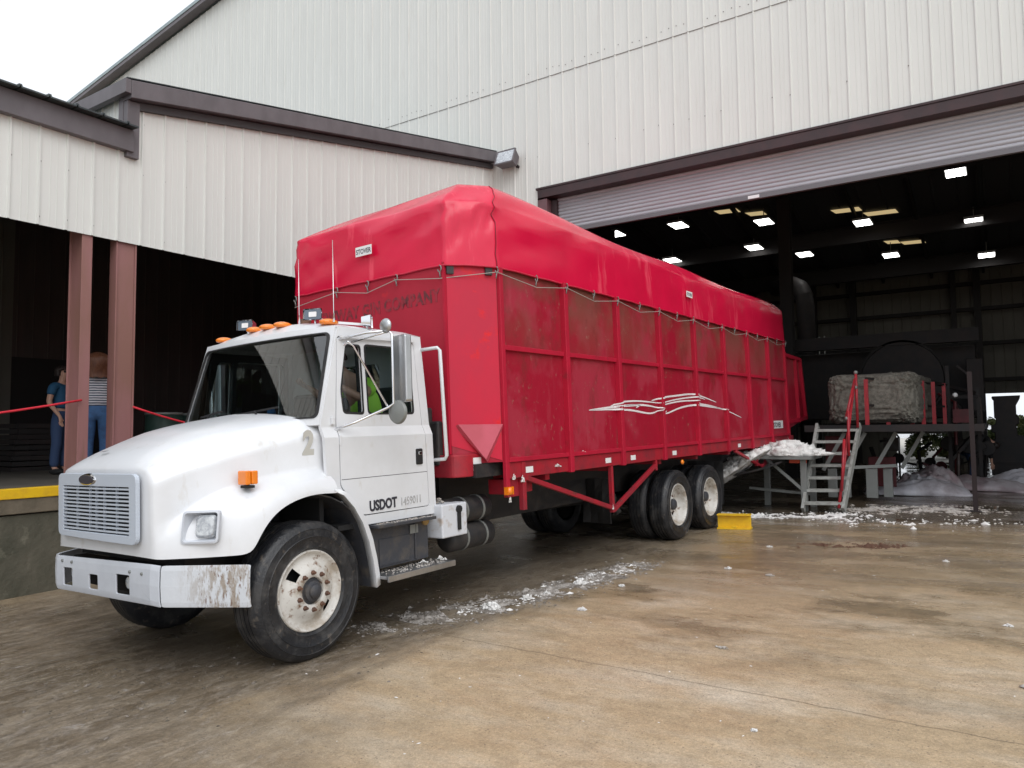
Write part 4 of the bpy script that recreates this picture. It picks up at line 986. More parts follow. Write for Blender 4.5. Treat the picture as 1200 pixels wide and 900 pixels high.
# step box, step plates, gearbox housing and the two air tanks
g = TB(); g.box((.62, 4.18, .50), (1.03, 4.90, .84)); g.box((1.031, 4.30, .52), (1.040, 4.66, .74)); g.box((1.031, 4.72, .52), (1.045, 4.74, .84)); sb = g.build('battery_box', m_cast, bevel=.008)
g = TB(); g.box((1.041, 4.66, .74), (1.045, 4.76, .815)); g.build('notice_plate', m_galv, sb)
g = TB(); g.box((.74, 4.20, .846), (1.14, 4.90, .872)); g.build('upper_step', m_cast, bevel=.004)
g = TB(); g.box((.92, 4.23, .435), (1.20, 5.06, .462)); g.bar((1.2, 4.23, .440), (1.2, 5.06, .440), .02, .05); g.build('lower_step', m_stain, bevel=.004)
g = TB(); g.tube([(.70, 4.86, .86), (1.02, 4.86, .86)], .065, 14); g.build('fuel_filler', m_cast, smooth=True)
g = TB(); g.tube([(1.02, 4.86, .83), (1.05, 4.86, .83)], .04, 14); g.build('filler_cap', M('brass_cap', (.45, .30, .12), .4, .6), smooth=True)
g = TB(); g.box((.86, 4.985, .655), (1.13, 5.335, .955)); wb = g.build('tool_box', m_soot, bevel=.012)
g = TB(); g.box((1.131, 5.19, .71), (1.15, 5.23, .90)); g.tube([(1.12, 5.21, .90), (1.155, 5.21, .90)], .035, 10); g.build('latch', m_dark, wb, bevel=.004)
for (z, y0, y1, x) in ((.855, 5.22, 5.86, .93), (.60, 5.22, 5.90, .93)):
    g = TB(); g.lathe([(0, 0), (.06, .003), (.105, .02), (.125, .05), (.125, y1 - y0 - .05), (.105, y1 - y0 - .02), (.06, y1 - y0 - .003), (0, y1 - y0)], (x, y0, z), 'Y', 24); tk = g.build('air_tank', m_chassis, smooth=True)
    for yy in (y0 + .22, y1 - .17):
        g = TB(); g.lathe([(.126, -.014), (.131, -.014), (.131, .014), (.126, .014)], (x, yy, z), 'Y', 24); g.build('tank_strap', m_galv, tk)
# mud flaps
for (x0, x1, y, z0, z1) in ((.62, 1.22, 11.78, .28, .98), (-1.22, -.62, 11.78, .28, .98)):
    g = TB(); g.grid(lambda i, j: (lerp(x0, x1, i / 4), y + .02 * math.sin(i * 1.3 + j), lerp(z0, z1, j / 4)), 4, 4); g.build('mud_flap', m_black, solid=.012)
g = TB(); g.grid(lambda i, j: (lerp(.42, .86, i / 4), 8.62 + .03 * math.sin(i + j * .8), lerp(.33, .92, j / 4)), 4, 4); g.build('mud_flap', m_black, solid=.02)
g = TB(); g.box((.35, 6.2, .62), (.5, 8.6, .96)); g.build('side_skirt', m_chassis, bevel=.01)
g = TB(); g.sph((.62, 8.98, .62), .12, 10, 8, (1, .8, 1.1)); g.tube([(.62, 8.98, .62), (.7, 9.1, .42)], .05, 8); g.build('brake_chamber', m_chassis, smooth=True)

# ---- the red module box
CL = 1.3; Y0, Y1 = 5.73, 15.35; ZB, ZT = 1.305, 3.24
ribs = [5.73, 6.90, 8.12, 9.34, 10.58, 11.83, 13.03, 14.20, 15.35]
g = TB()   # body shell: sides, chamfered front corners, floor
plan = [(-1.30, 5.62), (-1.21, 5.27), (1.03, 5.27), (1.29, 5.71), (1.29, 15.35), (-1.30, 15.35)]
g.prism(plan[:3] + [(1.03, 5.27)][:0] + plan[3:], 'Z', ZB, ZT)
g.v = [(p[0], p[1], p[2]) for p in g.v]
box = g.build('module_box', m_panel)
# front sheet (lettered) and the bright corner sheet
g = TB(); g.box((-1.205, 5.245, 1.40), (1.025, 5.268, ZT - .002)); fs_ = g.build('front_sheet', M('front_red_sheet', (.44, .020, .043), .55, 0, (.36, .018, .036), 1.3, .35, .65, (1, 1, .4), spec=.3, c3=(.55, .02, .03), scale3=2.2, lo3=.60, hi3=.68, bump=.05))
g = TB()
cz0 = 1.50
g.add([(1.03, 5.262, cz0 - .02), (1.292, 5.70, 1.32), (1.292, 5.70, ZT), (1.03, 5.262, ZT), (1.012, 5.272, cz0 - .02), (1.27, 5.71, 1.32), (1.27, 5.71, ZT), (1.012, 5.272, ZT)],
      [(0, 1, 2, 3), (7, 6, 5, 4), (0, 4, 5, 1), (1, 5, 6, 2), (2, 6, 7, 3), (3, 7, 4, 0)])
g.build('corner_sheet', m_redbr)
g = TB(); g.bar((1.015, 5.245, 1.40), (1.015, 5.245, ZT), .03, .03); g.build('corner_seam', m_red)
# folded gusset at the foot of the corner
g = TB(); A_ = [(1.085, 5.30, 1.68), (1.318, 5.695, 1.67), (1.25, 5.50, 1.34)]
g.add([A_[0], A_[1], A_[2], (1.03, 5.30, 1.66), (1.30, 5.74, 1.65), (1.22, 5.56, 1.31)], [(0, 2, 1), (3, 4, 5), (0, 1, 4, 3), (1, 2, 5, 4), (2, 0, 3, 5)])
g.build('corner_gusset', m_pink)
g = TB(); g.box((1.03, 5.238, ZT - .115), (1.10, 5.272, ZT - .01)); g.v = [tuple((Matrix.Translation((1.03, 5.26, 0)) @ Matrix.Rotation(R(59), 4, 'Z') @ Matrix.Translation((-1.03, -5.26, 0))) @ Vector(p)) for p in g.v]
g.build('corner_patch', m_chassis)
g = TB(); g.box((1.03, 5.238, ZT - .11), (1.10, 5.272, ZT - .01)); mt_ = Matrix.Translation((1.235, 5.60, 0)) @ Matrix.Rotation(R(59), 4, 'Z') @ Matrix.Translation((-1.03, -5.26, 0))
g.v = [tuple(mt_ @ Vector(p)) for p in g.v]; g.build('corner_patch', m_chassis)
# upright ribs and the middle rail, each a bar
for sx in (1, -1):
    for i, y in enumerate(ribs):
        g = TB(); wd = .075 if 0 < i < 8 else .06
        ya = y - wd / 2 if i else y - .02
        g.box((sx * 1.285, ya, ZB - .18 if i not in (0,) else ZB - .25), (sx * (1.355 if 0 < i < 8 else 1.33), ya + wd, ZT - .02)); g.build('upright_rib', m_red, box, bevel=.006)
    g = TB()
    for a, b in zip(ribs[:-1], ribs[1:]): g.box((sx * 1.285, a + .04, 2.40), (sx * 1.325, b - .04, 2.45))
    g.build('middle_rail', m_red, box, bevel=.004)
    g = TB(); g.box((sx * 1.28, Y0 + .04, ZB - .01), (sx * 1.335, Y1 - .02, ZB + .035)); g.build('sill_rail', m_red, box, bevel=.004)
    g = TB(); g.box((sx * 1.27, Y0 + .05, ZB - .17), (sx * 1.315, Y1 + .3, ZB - .012)); g.build('lower_rail', m_redlow, box, bevel=.006)
for y in (6.05, 7.7, 8.35, 9.62, 12.3):
    g = TB(); g.box((1.3155, y, 1.175), (1.3195, y + .13, 1.235)); g.build('reflector', m_label, box)
g = TB(); g.box((1.30, 5.70, .985), (1.345, 5.80, 1.06)); g.sph((1.345, 5.74, 1.02), .04, 10, 6, (.6, 1, 1)); g.build('side_marker', m_amber, box, smooth=True)
g = TB(); g.sph((1.30, 9.98, 1.06), .04, 10, 6, (.6, 1.1, .9)); g.build('side_marker', m_amber, box, smooth=True)
# under-rail truss
g = TB(); g.box((1.22, 5.80, .95), (1.27, 6.05, 1.13)); g.box((1.27, 5.985, .81), (1.325, 6.045, 1.29)); g.build('drop_post', m_redlow, box, bevel=.004)
g = TB(); g.box((.98, 5.86, .97), (1.22, 6.30, 1.12)); g.build('corner_block', m_redlow, box, bevel=.01)
for (p, q) in (((1.29, 6.06, 1.13), (1.29, 7.88, .625)), ((1.29, 7.88, .60), (1.29, 9.08, 1.06)), ((1.29, 7.86, .58), (1.29, 7.86, 1.13)), ((1.29, 9.10, 1.0), (1.29, 9.10, 1.15)),
              ((1.29, 12.20, 1.12), (1.29, 13.55, .78)), ((1.29, 13.55, .78), (1.29, 15.6, 1.12)), ((1.29, 13.3, .80), (1.29, 13.3, 1.14)), ((1.29, 13.8, .80), (1.29, 13.8, 1.14))):
    g = TB(); g.bar(p, q, .045, .05); g.build('brace', m_redlow, box, bevel=.004)
g = TB(); g.box((-1.2, 5.4, 1.17), (1.2, 15.3, 1.30)); g.box((-.55, 5.6, .93), (.55, 15.3, 1.17)); g.build('floor_frame', m_chassis, box)
for y in (6.5, 7.9, 9.3, 10.6, 12.0, 13.4, 14.8):
    g = TB(); g.box((-1.25, y, 1.07), (1.25, y + .08, 1.17)); g.build('cross_member', m_redlow, box)
# narrower tail section
g = TB(); tp = [(15.352, 1.40), (16.78, 1.62), (16.70, 1.75), (16.50, 2.90), (16.40, 2.93), (15.352, 2.97)]
g.prism(tp, 'X', -1.26, 1.27); tail = g.build('tail_section', m_panel)
for (p, q) in (((1.30, 16.76, 1.62), (1.30, 16.52, 2.91)), ((1.30, 16.2, 1.55), (1.30, 16.15, 2.93)), ((1.30, 15.37, 1.20), (1.30, 15.37, 3.0)), ((1.30, 15.4, 2.94), (1.30, 16.53, 2.90)), ((1.30, 15.4, 1.56), (1.30, 16.78, 1.64))):
    g = TB(); g.bar(p, q, .06, .07); g.build('tail_rib', m_red, tail)
# curved red side box ahead of the module box and bare bits behind the cab
g = TB(); g.prism(rpoly([(.62, 5.18), (1.12, 5.18), (1.17, 5.30), (1.17, 5.58), (1.08, 5.66), (.62, 5.66)], .08, 4), 'Z', 1.185, 1.395); g.build('side_locker', m_redlow, bevel=.01)
g = TB(); g.box((1.171, 5.40, 1.24), (1.176, 5.52, 1.36)); g.build('reflector', m_label, box)
# lettering on the box
text_mesh('lettering', 'CONWAY GIN COMPANY', .175, m_inkr, fs_, basis((-.90, 5.243 - YO, 2.835), Vector((1, 0, 0)), Vector((0, 0, 1))) @ Matrix.Rotation(R(1.2), 4, 'Z'), sx=.86, spacing=1.06, bold=.006, depth=.001)
g = TB(); g.box((1.334, 14.33, 1.45), (1.338, 15.02, 1.60)); g.v = [(p[0] - .037, p[1], p[2]) for p in g.v]; lab = g.build('maker_label', m_label, box)
text_mesh('lettering', 'STOVER', .13, m_inkb, lab, basis((1.3025, 14.40 - YO, 1.475), Vector((0, 1, 0)), Vector((0, 0, 1))), sx=1.0, depth=.001, bold=.003)
# swoosh of white lines on the side
def swoosh(pts, wd):
    g = TB(); n_ = len(pts)
    # smooth the control points
    P = []
    for i in range(n_ - 1):
        p0, p1, p2, p3 = [Vector(pts[max(0, min(n_ - 1, i + k))]) for k in (-1, 0, 1, 2)]
        for k in range(8):
            t = k / 8; P.append(.5 * ((2 * p1) + (p2 - p0) * t + (2 * p0 - 5 * p1 + 4 * p2 - p3) * t * t + (3 * p1 - p0 - 3 * p2 + p3) * t ** 3))
    P.append(Vector(pts[-1])); vs = []; fs = []; m_ = len(P)
    for i, p in enumerate(P):
        d_ = (P[min(i + 1, m_ - 1)] - P[max(i - 1, 0)]).normalized(); nn_ = Vector((-d_.y, d_.x)); t = i / (m_ - 1)
        w_ = wd * (.25 + .75 * math.sin(PI * min(1, max(0, t))) ** .5) / 2
        for s_ in (1, -1):
            q = p + nn_ * w_ * s_
            near = min(abs(q.x - r_) for r_ in ribs)
            vs.append((1.359 if near < .0375 + .03 else 1.293, q.x, q.y))
    fs = [(2 * i, 2 * i + 2, 2 * i + 3, 2 * i + 1) for i in range(m_ - 1)]
    g.add(vs, fs); g.build('stripe', m_stripe, box, recalc=False)
SW = [([(7.40, 1.806), (7.937, 1.843), (8.629, 1.872), (8.964, 1.867), (9.36, 1.829)], .026),
      ([(7.901, 1.848), (8.201, 1.906), (8.676, 1.925), (9.322, 1.904)], .022),
      ([(7.45, 1.806), (7.934, 1.816), (8.462, 1.806), (9.022, 1.764), (9.34, 1.818)], .024),
      ([(7.996, 1.855), (8.4, 1.872), (8.72, 1.878)], .018), ([(8.74, 1.876), (8.61, 1.839)], .02),
      ([(9.076, 1.936), (9.423, 1.979), (9.909, 2.015), (10.597, 2.043), (11.465, 1.934)], .026),
      ([(9.368, 1.9), (9.902, 1.961), (10.591, 2.004), (10.986, 1.974)], .020), ([(9.411, 1.877), (9.999, 1.934), (10.64, 1.953)], .022),
      ([(9.383, 1.794), (9.538, 1.762), (10.039, 1.843), (10.575, 1.883), (11.208, 1.86), (11.831, 1.811), (12.614, 1.678)], .026),
      ([(10.579, 1.913), (11.091, 1.886), (11.78, 1.82)], .02)]
for pts, wd in SW: swoosh(pts, wd)

# ---- crimson tarp over the box
def ring(inset_s, inset_f, z):
    xr, xl = 1.325 - inset_s, -1.325 + inset_s
    yf, yr = 5.235 + inset_f, 15.40 - inset_s * .5
    ch = .28 * max(0, 1 - inset_s * 1.5)
    P = [(xl, yr), (xl, yf + .35 * ch / .28), (xl + ch * .35, yf), (xr - ch, yf), (xr, yf + ch * 1.60), (xr, yr)]
    return P
def sample(P, N, closed=True):
    L = []; tot = 0; m = len(P)
    segs = []
    for i in range(m):
        a, b = Vector(P[i]), Vector(P[(i + 1) % m]); segs.append((a, b))
    # equal number of samples on each segment keeps the corners aligned between rings
    cnt = [150, 10, 50, 16, 150, 30]
    out = []
    for (a, b), c in zip(segs, cnt):
        for k in range(c): out.append(a.lerp(b, k / c))
    return out
levels = [(0, 0, 3.205), (.0, .0, 3.25), (.004, .0, 3.34), (.008, .004, 3.45), (.010, .008, 3.56), (.012, .012, 3.66), (.015, .016, 3.75), (.020, .020, 3.81), (.026, .024, 3.845), (.034, .036, 3.862), (.05, .055, 3.875), (.08, .13, 3.92), (.12, .22, 3.972), (.17, .31, 4.022),
          (.24, .39, 4.065), (.30, .42, 4.078), (.42, .55, 4.085), (.65, .8, 4.088), (.9, 1.0, 4.09), (1.1, 1.15, 4.09), (1.27, 1.2, 4.09)]
g = TB(); rows = []
for li, (a, b, z) in enumerate(levels):
    row = []
    S = sample(ring(a, b, z), 0)
    for k, p in enumerate(S):
        q = Vector((p.x, p.y, z)); hgt = min(1, max(0, (z - 3.22) / .5))
        # sagging between the hooks, folds fanning from the corners and along the side
        n1 = noise.noise(Vector((q.x * 1.3, q.y * .7, z * 2.8))) * .040
        n2 = noise.noise(Vector((q.x * 3 + q.y * 1.8, q.y * 1.3 - z * 6, z * 5))) * .022
        front = math.exp(-((q.y - 5.3) / 1.6) ** 2)
        fold = math.sin((q.y + q.x) * 5.5 - z * 16 + 2.5 * noise.noise(Vector((q.y, q.x, z)))) * .020 * front
        # ridge line drops gently toward the rear and bows over the box
        top = max(0, (z - 3.85) / .2)
        dz = n1 * .35 * hgt - .02 * top * math.sin(q.y * 1.6) * (1 if z > 3.9 else 0)
        cx, cy = (1 if q.x > 0 else -1), 0
        for (ax, ay, az, fr_, am) in ((1.22, 5.42, 3.92, 19, .042), (-1.22, 5.35, 3.90, 15, .030), (.95, 5.27, 3.84, 11, .02)):
            dd2 = math.sqrt((q.x - ax) ** 2 + (q.y - ay) ** 2 + (z - az) ** 2); sgn = math.hypot(q.x - ax, q.y - ay)
            fold += am * math.sin(fr_ * math.atan2(az - z, sgn + .02) + 4 * dd2) * math.exp(-dd2 / .55) * min(1, dd2 * 3.5)
        fold += .010 * math.sin(q.y * 10.5 + 3 * noise.noise(Vector((q.y * .8, 0, z * 2)))) * max(0, (3.75 - z) / .5) * (1 if abs(q.x) > 1.2 else .3)
        outv = Vector((cx, 0)) if k < 150 or 226 <= k < 376 else (Vector((0, -1)) if 160 <= k < 210 else (Vector((.8 * cx, -.6)) if k < 226 else Vector((0, 1))))
        dz += .07 * top * math.exp(-((q.y - 5.6) / 1.3) ** 2) * (.5 + .5 * q.x / 1.3) - .05 * top * min(1, max(0, (q.y - 8) / 7))
        if z < 4.0: off_ = (n1 * .55 + n2 + fold) * hgt * (.9 if z < 3.8 else .5)
        else: off_ = 0
        lowz = 0
        if li == 0:
            if q.y > 5.4 and q.y < 15.3: lowz = .010 * abs(math.sin((q.y - 5.73) * PI / .6)) 
            else: lowz = .008 * abs(math.sin(q.x * PI / .5))
        row.append((q.x + outv.x * off_, q.y + outv.y * off_, z + dz + lowz))
    rows.append(row)
n_ = len(rows[0])
g.grid(lambda i, j: rows[j][i % n_], n_, len(rows) - 1, wrap=True)
last = (len(rows) - 1) * n_; g.f.append(tuple(last + i for i in range(n_)))
tarp = g.build('tarp_cover', m_tarp, smooth='all', recalc=True)
g = TB()   # hem
pts = [(*p,) for p in [(r[0], r[1], r[2]) for r in rows[0]]]
g.tube([Vector(pts[i]) for i in range(0, 376, 3)] + [Vector(pts[376])], .010, 6); g.build('hem', M('tarp_hem', (.50, .008, .04), .4), tarp, smooth='all')
for kk in (226,):
    g = TB(); g.tube([Vector(rows[j][kk]) + Vector((.004, -.004, 0)) for j in range(15)], .004, 6); g.build('corner_seam', M('tarp_seam_%d' % kk, (.24, .005, .02), .5), tarp, smooth='all')
# hooks and the lacing rope
hooks = [(x, 5.215, 3.185) for x in (-1.18, -.72, -.32, .12, .60, .97)]
hooks = [(-1.20, 5.215), (-.50, 5.215), (-.02, 5.215), (.40, 5.215), (.985, 5.215), (1.335, 5.66)]
hooks = [(x, y, 3.17) for (x, y) in hooks] + [(1.368, y, 3.175) for y in [6.3 + .6 * k for k in range(16)]]
for (x, y, z) in hooks:
    g = TB(); cyc = [(0, .04), (.018, .03), (.024, .005), (.012, -.022), (-.012, -.022), (-.02, .0)]
    if y < 5.3: g.tube([(x + a, y, z + b) for a, b in cyc], .006, 6); g.tube([(x, y, z - .02), (x, y + .01, z - .075)], .007, 6)
    else: g.tube([(x, y + a, z + b) for a, b in cyc], .006, 6); g.tube([(x, y, z - .02), (x - .01, y, z - .075)], .007, 6)
    g.build('hook', m_galv, tarp, smooth='all')
g = TB(); rp = []
for k, (x, y, z) in enumerate(hooks):
    rp.append(Vector((x + (.004 if y > 5.4 else 0), y - (.006 if y < 5.4 else 0), z - (.015 if k % 2 else .09))))
g.tube(rp, .0042, 6); g.build('lacing_rope', M('pale_rope', (.36, .32, .29), .8), tarp)
g = TB(); g.box((-.155, 5.190, 3.475), (.085, 5.194, 3.575)); tl = g.build('label', m_label, tarp)
text_mesh('lettering', 'STOVER', .072, m_inkb, tl, basis((-.145, 5.1885 - YO, 3.498), Vector((1, 0, 0)), Vector((0, 0, 1))), sx=.86, depth=.0005, bold=.001)
g = TB(); g.box((1.352, 10.32, 3.50), (1.356, 10.54, 3.59)); tl = g.build('label', m_label, tarp)
text_mesh('lettering', 'STOVER', .062, m_inkb, tl, basis((1.357, 10.335 - YO, 3.522), Vector((0, 1, 0)), Vector((0, 0, 1))), sx=.82, depth=.0005, bold=.001)

# ================================================================== PEOPLE
def skin_mesh(name, joints, bones, mat, parent, sub=2, mtx=None):
    """joints: {name: (x,y,z,r)}; bones: pairs. One continuous skinned surface."""
    names = list(joints); idx = {k: i for i, k in enumerate(names)}
    me = bpy.data.meshes.new(name)
    me.from_pydata([joints[k][:3] for k in names], [(idx[a], idx[b]) for a, b in bones], [])
    o = bpy.data.objects.new(name, me); COL.objects.link(o); o.parent = parent
    md = o.modifiers.new('skin', 'SKIN'); md.use_smooth_shade = True; md.branch_smoothing = .6
    for i, k in enumerate(names):
        sv = me.skin_vertices[0].data[i]; r = joints[k][3]; sv.radius = (r, r) if not isinstance(r, tuple) else r
        sv.use_root = (i == 0)
    s2 = o.modifiers.new('sub', 'SUBSURF'); s2.levels = sub; s2.render_levels = sub
    me.materials.append(mat)
    return o
def hand(J, B, wrist, key, dirv, side, curl=.35):
    """palm and five fingers growing from the wrist joint along dirv"""
    w = Vector(J[wrist][:3]); d = Vector(dirv).normalized(); up = Vector((0, 1, 0)) if abs(d.y) < .9 else Vector((0, 0, 1))
    x = d.cross(up).normalized(); n_ = x.cross(d).normalized()
    p = w + d * .045; J[key + 'palm'] = (*p, .026); B.append((wrist, key + 'palm'))
    for k, (o_, L) in enumerate(((-.030, .062), (-.010, .074), (.010, .070), (.030, .055))):
        a = p + d * .04 + x * o_; b = a + d * L * .5 + n_ * L * .1; c = b + (d * (1 - curl) + n_ * curl).normalized() * L * .5
        J[key + 'k%d' % k] = (*a, .010); J[key + 'm%d' % k] = (*b, .009); J[key + 't%d' % k] = (*c, .0075)
        B += [(key + 'palm', key + 'k%d' % k), (key + 'k%d' % k, key + 'm%d' % k), (key + 'm%d' % k, key + 't%d' % k)]
    a = p + x * (-.035 * side) - d * .01; b = a + x * (-.012 * side) + d * .035 + n_ * .01
    J[key + 'th'] = (*a, .011); J[key + 'tt'] = (*b, .009); B += [(key + 'palm', key + 'th'), (key + 'th', key + 'tt')]

def standing(loc, rz, label, H=1.65, top=None, trouser=None, hair=None, longhair=False, armpose=0, arm_skin=True):
    s = H / 1.65
    root = empty('person', loc, label, 'person'); root.rotation_euler = (0, 0, rz); root.scale = (s, s, s)
    J = {'pel': (0, 0, .93, (.135, .10)), 'sp': (0, .01, 1.07, (.115, .085)), 'ch': (0, .0, 1.24, (.135, .10)), 'nk0': (0, -.01, 1.37, .065), 'nk': (0, .0, 1.43, .048), 'hd0': (0, .015, 1.49, .062), 'hd': (0, .01, 1.56, .082), 'hdt': (0, .0, 1.61, .060),
         'nose': (0, .105, 1.535, .013)}
    B = [('pel', 'sp'), ('sp', 'ch'), ('ch', 'nk0'), ('nk0', 'nk'), ('nk', 'hd0'), ('hd0', 'hd'), ('hd', 'hdt'), ('hd', 'nose')]
    for sd, k in ((1, 'r'), (-1, 'l')):
        J[k + 'sh'] = (sd * .165, -.01, 1.345, .055); J[k + 'el'] = (sd * .225, -.03, 1.09, .040)
        fy = .10 if armpose == 0 else (.20 if sd > 0 else .05)
        J[k + 'wr'] = (sd * .235, fy - .02, .87, .026)
        J[k + 'hp'] = (sd * .085, 0, .86, .095); J[k + 'kn'] = (sd * .095, .02, .49, .060); J[k + 'cf'] = (sd * .097, -.01, .36, .055); J[k + 'an'] = (sd * .10, -.02, .09, .036)
        J[k + 'to'] = (sd * .115, .13, .035, .030)
        B += [('nk0', k + 'sh'), (k + 'sh', k + 'el'), (k + 'el', k + 'wr'), ('pel', k + 'hp'), (k + 'hp', k + 'kn'), (k + 'kn', k + 'cf'), (k + 'cf', k + 'an'), (k + 'an', k + 'to')]
        hand(J, B, k + 'wr', k, (0, .12, -1), sd)
    skin_mesh('body', J, B, m_skin, root)
    pj = {'pel': (0, -.004, .90, (.158, .125)), 'w': (0, 0, 1.02, (.148, .108))}; pb = [('pel', 'w')]
    for sd, k in ((1, 'r'), (-1, 'l')):
        pj.update({k + 'h': (sd * .088, -.005, .84, .108), k + 'k': (sd * .096, .015, .49, .075), k + 'c': (sd * .098, -.012, .3, .070), k + 'a': (sd * .10, -.02, .10, .066)})
        pb += [('pel', k + 'h'), (k + 'h', k + 'k'), (k + 'k', k + 'c'), (k + 'c', k + 'a')]
    skin_mesh('trousers', pj, pb, trouser, root)
    tj = {'w': (0, 0, (.90 if longhair else .98), (.172, .130)), 'sp': (0, .01, 1.09, (.135, .105)), 'ch': (0, 0, 1.24, (.155, .118)), 'n': (0, -.01, 1.365, (.085, .075))}; tb = [('w', 'sp'), ('sp', 'ch'), ('ch', 'n')]
    for sd, k in ((1, 'r'), (-1, 'l')):
        tj.update({k + 's': (sd * .17, -.01, 1.34, .070), k + 'e': (sd * .205, -.02, 1.19, .062)}); tb += [('n', k + 's'), (k + 's', k + 'e')]
    skin_mesh('shirt', tj, tb, top, root)
    for sd in (1, -1):
        g = MB(); g.sph((sd * .115, .05, .045), 1, 12, 8, (.05, .14, .045)); g.v = [(p[0], p[1], max(p[2], .003)) for p in g.v]; g.build('shoe', m_dark, root, smooth='all')
        g = MB(); g.sph((sd * .032, .083, 1.565), .012, 8, 6); g.build('eye', m_dark, root, smooth='all')
    # hair cap with strands of its own outline
    g = MB(); random.seed(int(loc[1] * 100))
    def hr(i, j):
        a = 2 * PI * i / 28; t = j / 14
        if longhair: z = lerp(1.68, 1.33, t); r = .142 * math.sin(min(1, t * 3.2 + .12) * PI / 2) * (1 + .12 * math.sin(t * 5))
        else: z = lerp(1.665, 1.50, t); r = .098 * math.sin(min(1, t * 2.2 + .12) * PI / 2)
        r *= 1 + .10 * noise.noise(Vector((math.cos(a) * 3, math.sin(a) * 3, t * 3)))
        fr = math.sin(a)  # + is the face side
        rr = r * (1.0 if fr < .35 else lerp(1, .72, (fr - .35) / .65)) if t > .35 else r
        if t > .45 and fr > .30: rr *= .55
        return (rr * math.cos(a) * .95, rr * math.sin(a) - .012 + (-.02 * t if longhair else 0), z + .012 * math.sin(a * 9 + t * 4))
    g.grid(hr, 28, 14, wrap=True); g.f.append(tuple(range(28)))
    g.build('hair', hair, root, smooth='all', sub=1)
    if longhair: root.scale = (s * 1.14, s * 1.1, s)
    return root
p1 = standing((-11.62, 5.40, 1.0), R(-65), 'person in a teal t-shirt and dark jeans, half hidden by the left rose steel column', 1.60, m_tee, m_jeand, m_hairk, False, 1)
g = MB(); g.box((-.075, .082, 1.55), (.075, .098, 1.585)); g.build('glasses', m_dark, p1, bevel=.006)
p2 = standing((-10.25, 5.22, 1.0), R(62), 'person from behind in a navy striped top, long auburn hair, between two steel columns', 1.68, m_knit, m_jean, m_hair, True)

# driver leaning over in the cab
def TWo(x, y, z): return TW(x, y, z)
dloc = TW(.56, 4.58, 1.60); drv = empty('person', dloc, 'truck driver in a lime safety shirt leaning forward in the white cab', 'person'); drv.rotation_euler = TRM.to_euler()
def D(x, y, z): return (x - .45, y - 4.62, z - 1.36)
J = {'pel': (*D(.50, 4.62, 1.40), (.14, .12)), 'sp': (*D(.54, 4.60, 1.56), (.13, .11)), 'ch': (*D(.58, 4.50, 1.74), (.16, .12)), 'nk0': (*D(.56, 4.40, 1.86), .07), 'nk': (*D(.53, 4.35, 1.91), .05), 'hd0': (*D(.50, 4.31, 1.96), .065), 'hd': (*D(.48, 4.29, 2.02), .082), 'hdt': (*D(.47, 4.30, 2.08), .06), 'nose': (*D(.47, 4.19, 1.99), .013)}
B = [('pel', 'sp'), ('sp', 'ch'), ('ch', 'nk0'), ('nk0', 'nk'), ('nk', 'hd0'), ('hd0', 'hd'), ('hd', 'hdt'), ('hd', 'nose')]
for sd, k in ((1, 'r'), (-1, 'l')):
    J[k + 'sh'] = (*D(.57 + sd * .18, 4.45, 1.81), .058); J[k + 'el'] = (*D(.60 + sd * .22, 4.28, 1.68), .043); J[k + 'wr'] = (*D(.52 + sd * .18, 4.12, 1.80), .028)
    J[k + 'hp'] = (*D(.5 + sd * .09, 4.52, 1.36), .09); J[k + 'kn'] = (*D(.5 + sd * .11, 4.18, 1.38), .065); J[k + 'an'] = (*D(.5 + sd * .11, 4.08, 1.0), .045)
    B += [('nk0', k + 'sh'), (k + 'sh', k + 'el'), (k + 'el', k + 'wr'), ('pel', k + 'hp'), (k + 'hp', k + 'kn'), (k + 'kn', k + 'an')]
    hand(J, B, k + 'wr', k, (-.1 * sd, -.8, .25), sd, .6)
skin_mesh('body', J, B, m_skin, drv)
tj = {'w': (*D(.50, 4.62, 1.42), (.17, .14)), 'sp': (*D(.54, 4.60, 1.57), (.16, .13)), 'ch': (*D(.59, 4.51, 1.75), (.185, .14)), 'n': (*D(.56, 4.42, 1.85), .09)}; tb = [('w', 'sp'), ('sp', 'ch'), ('ch', 'n')]
for sd, k in ((1, 'r'), (-1, 'l')): tj.update({k + 's': (*D(.57 + sd * .185, 4.46, 1.80), .078), k + 'e': (*D(.59 + sd * .21, 4.36, 1.72), .066)}); tb += [('n', k + 's'), (k + 's', k + 'e')]
skin_mesh('safety_shirt', tj, tb, m_hiviz, drv)
pj = {'pel': (*D(.5, 4.6, 1.38), .15)}; pb = []
for sd, k in ((1, 'r'), (-1, 'l')): pj.update({k + 'h': (*D(.5 + sd * .09, 4.5, 1.36), .10), k + 'k': (*D(.5 + sd * .11, 4.17, 1.38), .078), k + 'a': (*D(.5 + sd * .11, 4.08, 1.05), .06)}); pb += [('pel', k + 'h'), (k + 'h', k + 'k'), (k + 'k', k + 'a')]
skin_mesh('trousers', pj, pb, m_jeand, drv)
g = MB(); c_ = D(.475, 4.31, 2.045); g.sph(c_, .098, 14, 10, (1, 1.02, .85)); g.v = [(p[0], p[1], max(p[2], c_[2] - .005)) for p in g.v]; g.build('cap', m_dark, drv, smooth='all')
bb = TW(.12, 3.93, 1.84); g = MB(); g.sph((0, 0, 0), .038, 16, 10); g.lathe([(0, -.04), (.03, -.04), (.02, -.02)], (0, 0, 0), 'Z', 12); o = g.build('dash_ball', m_blue, smooth='all'); o.location = bb
tag(o, 'small blue ball standing on the dashboard behind the windscreen', 'ball')

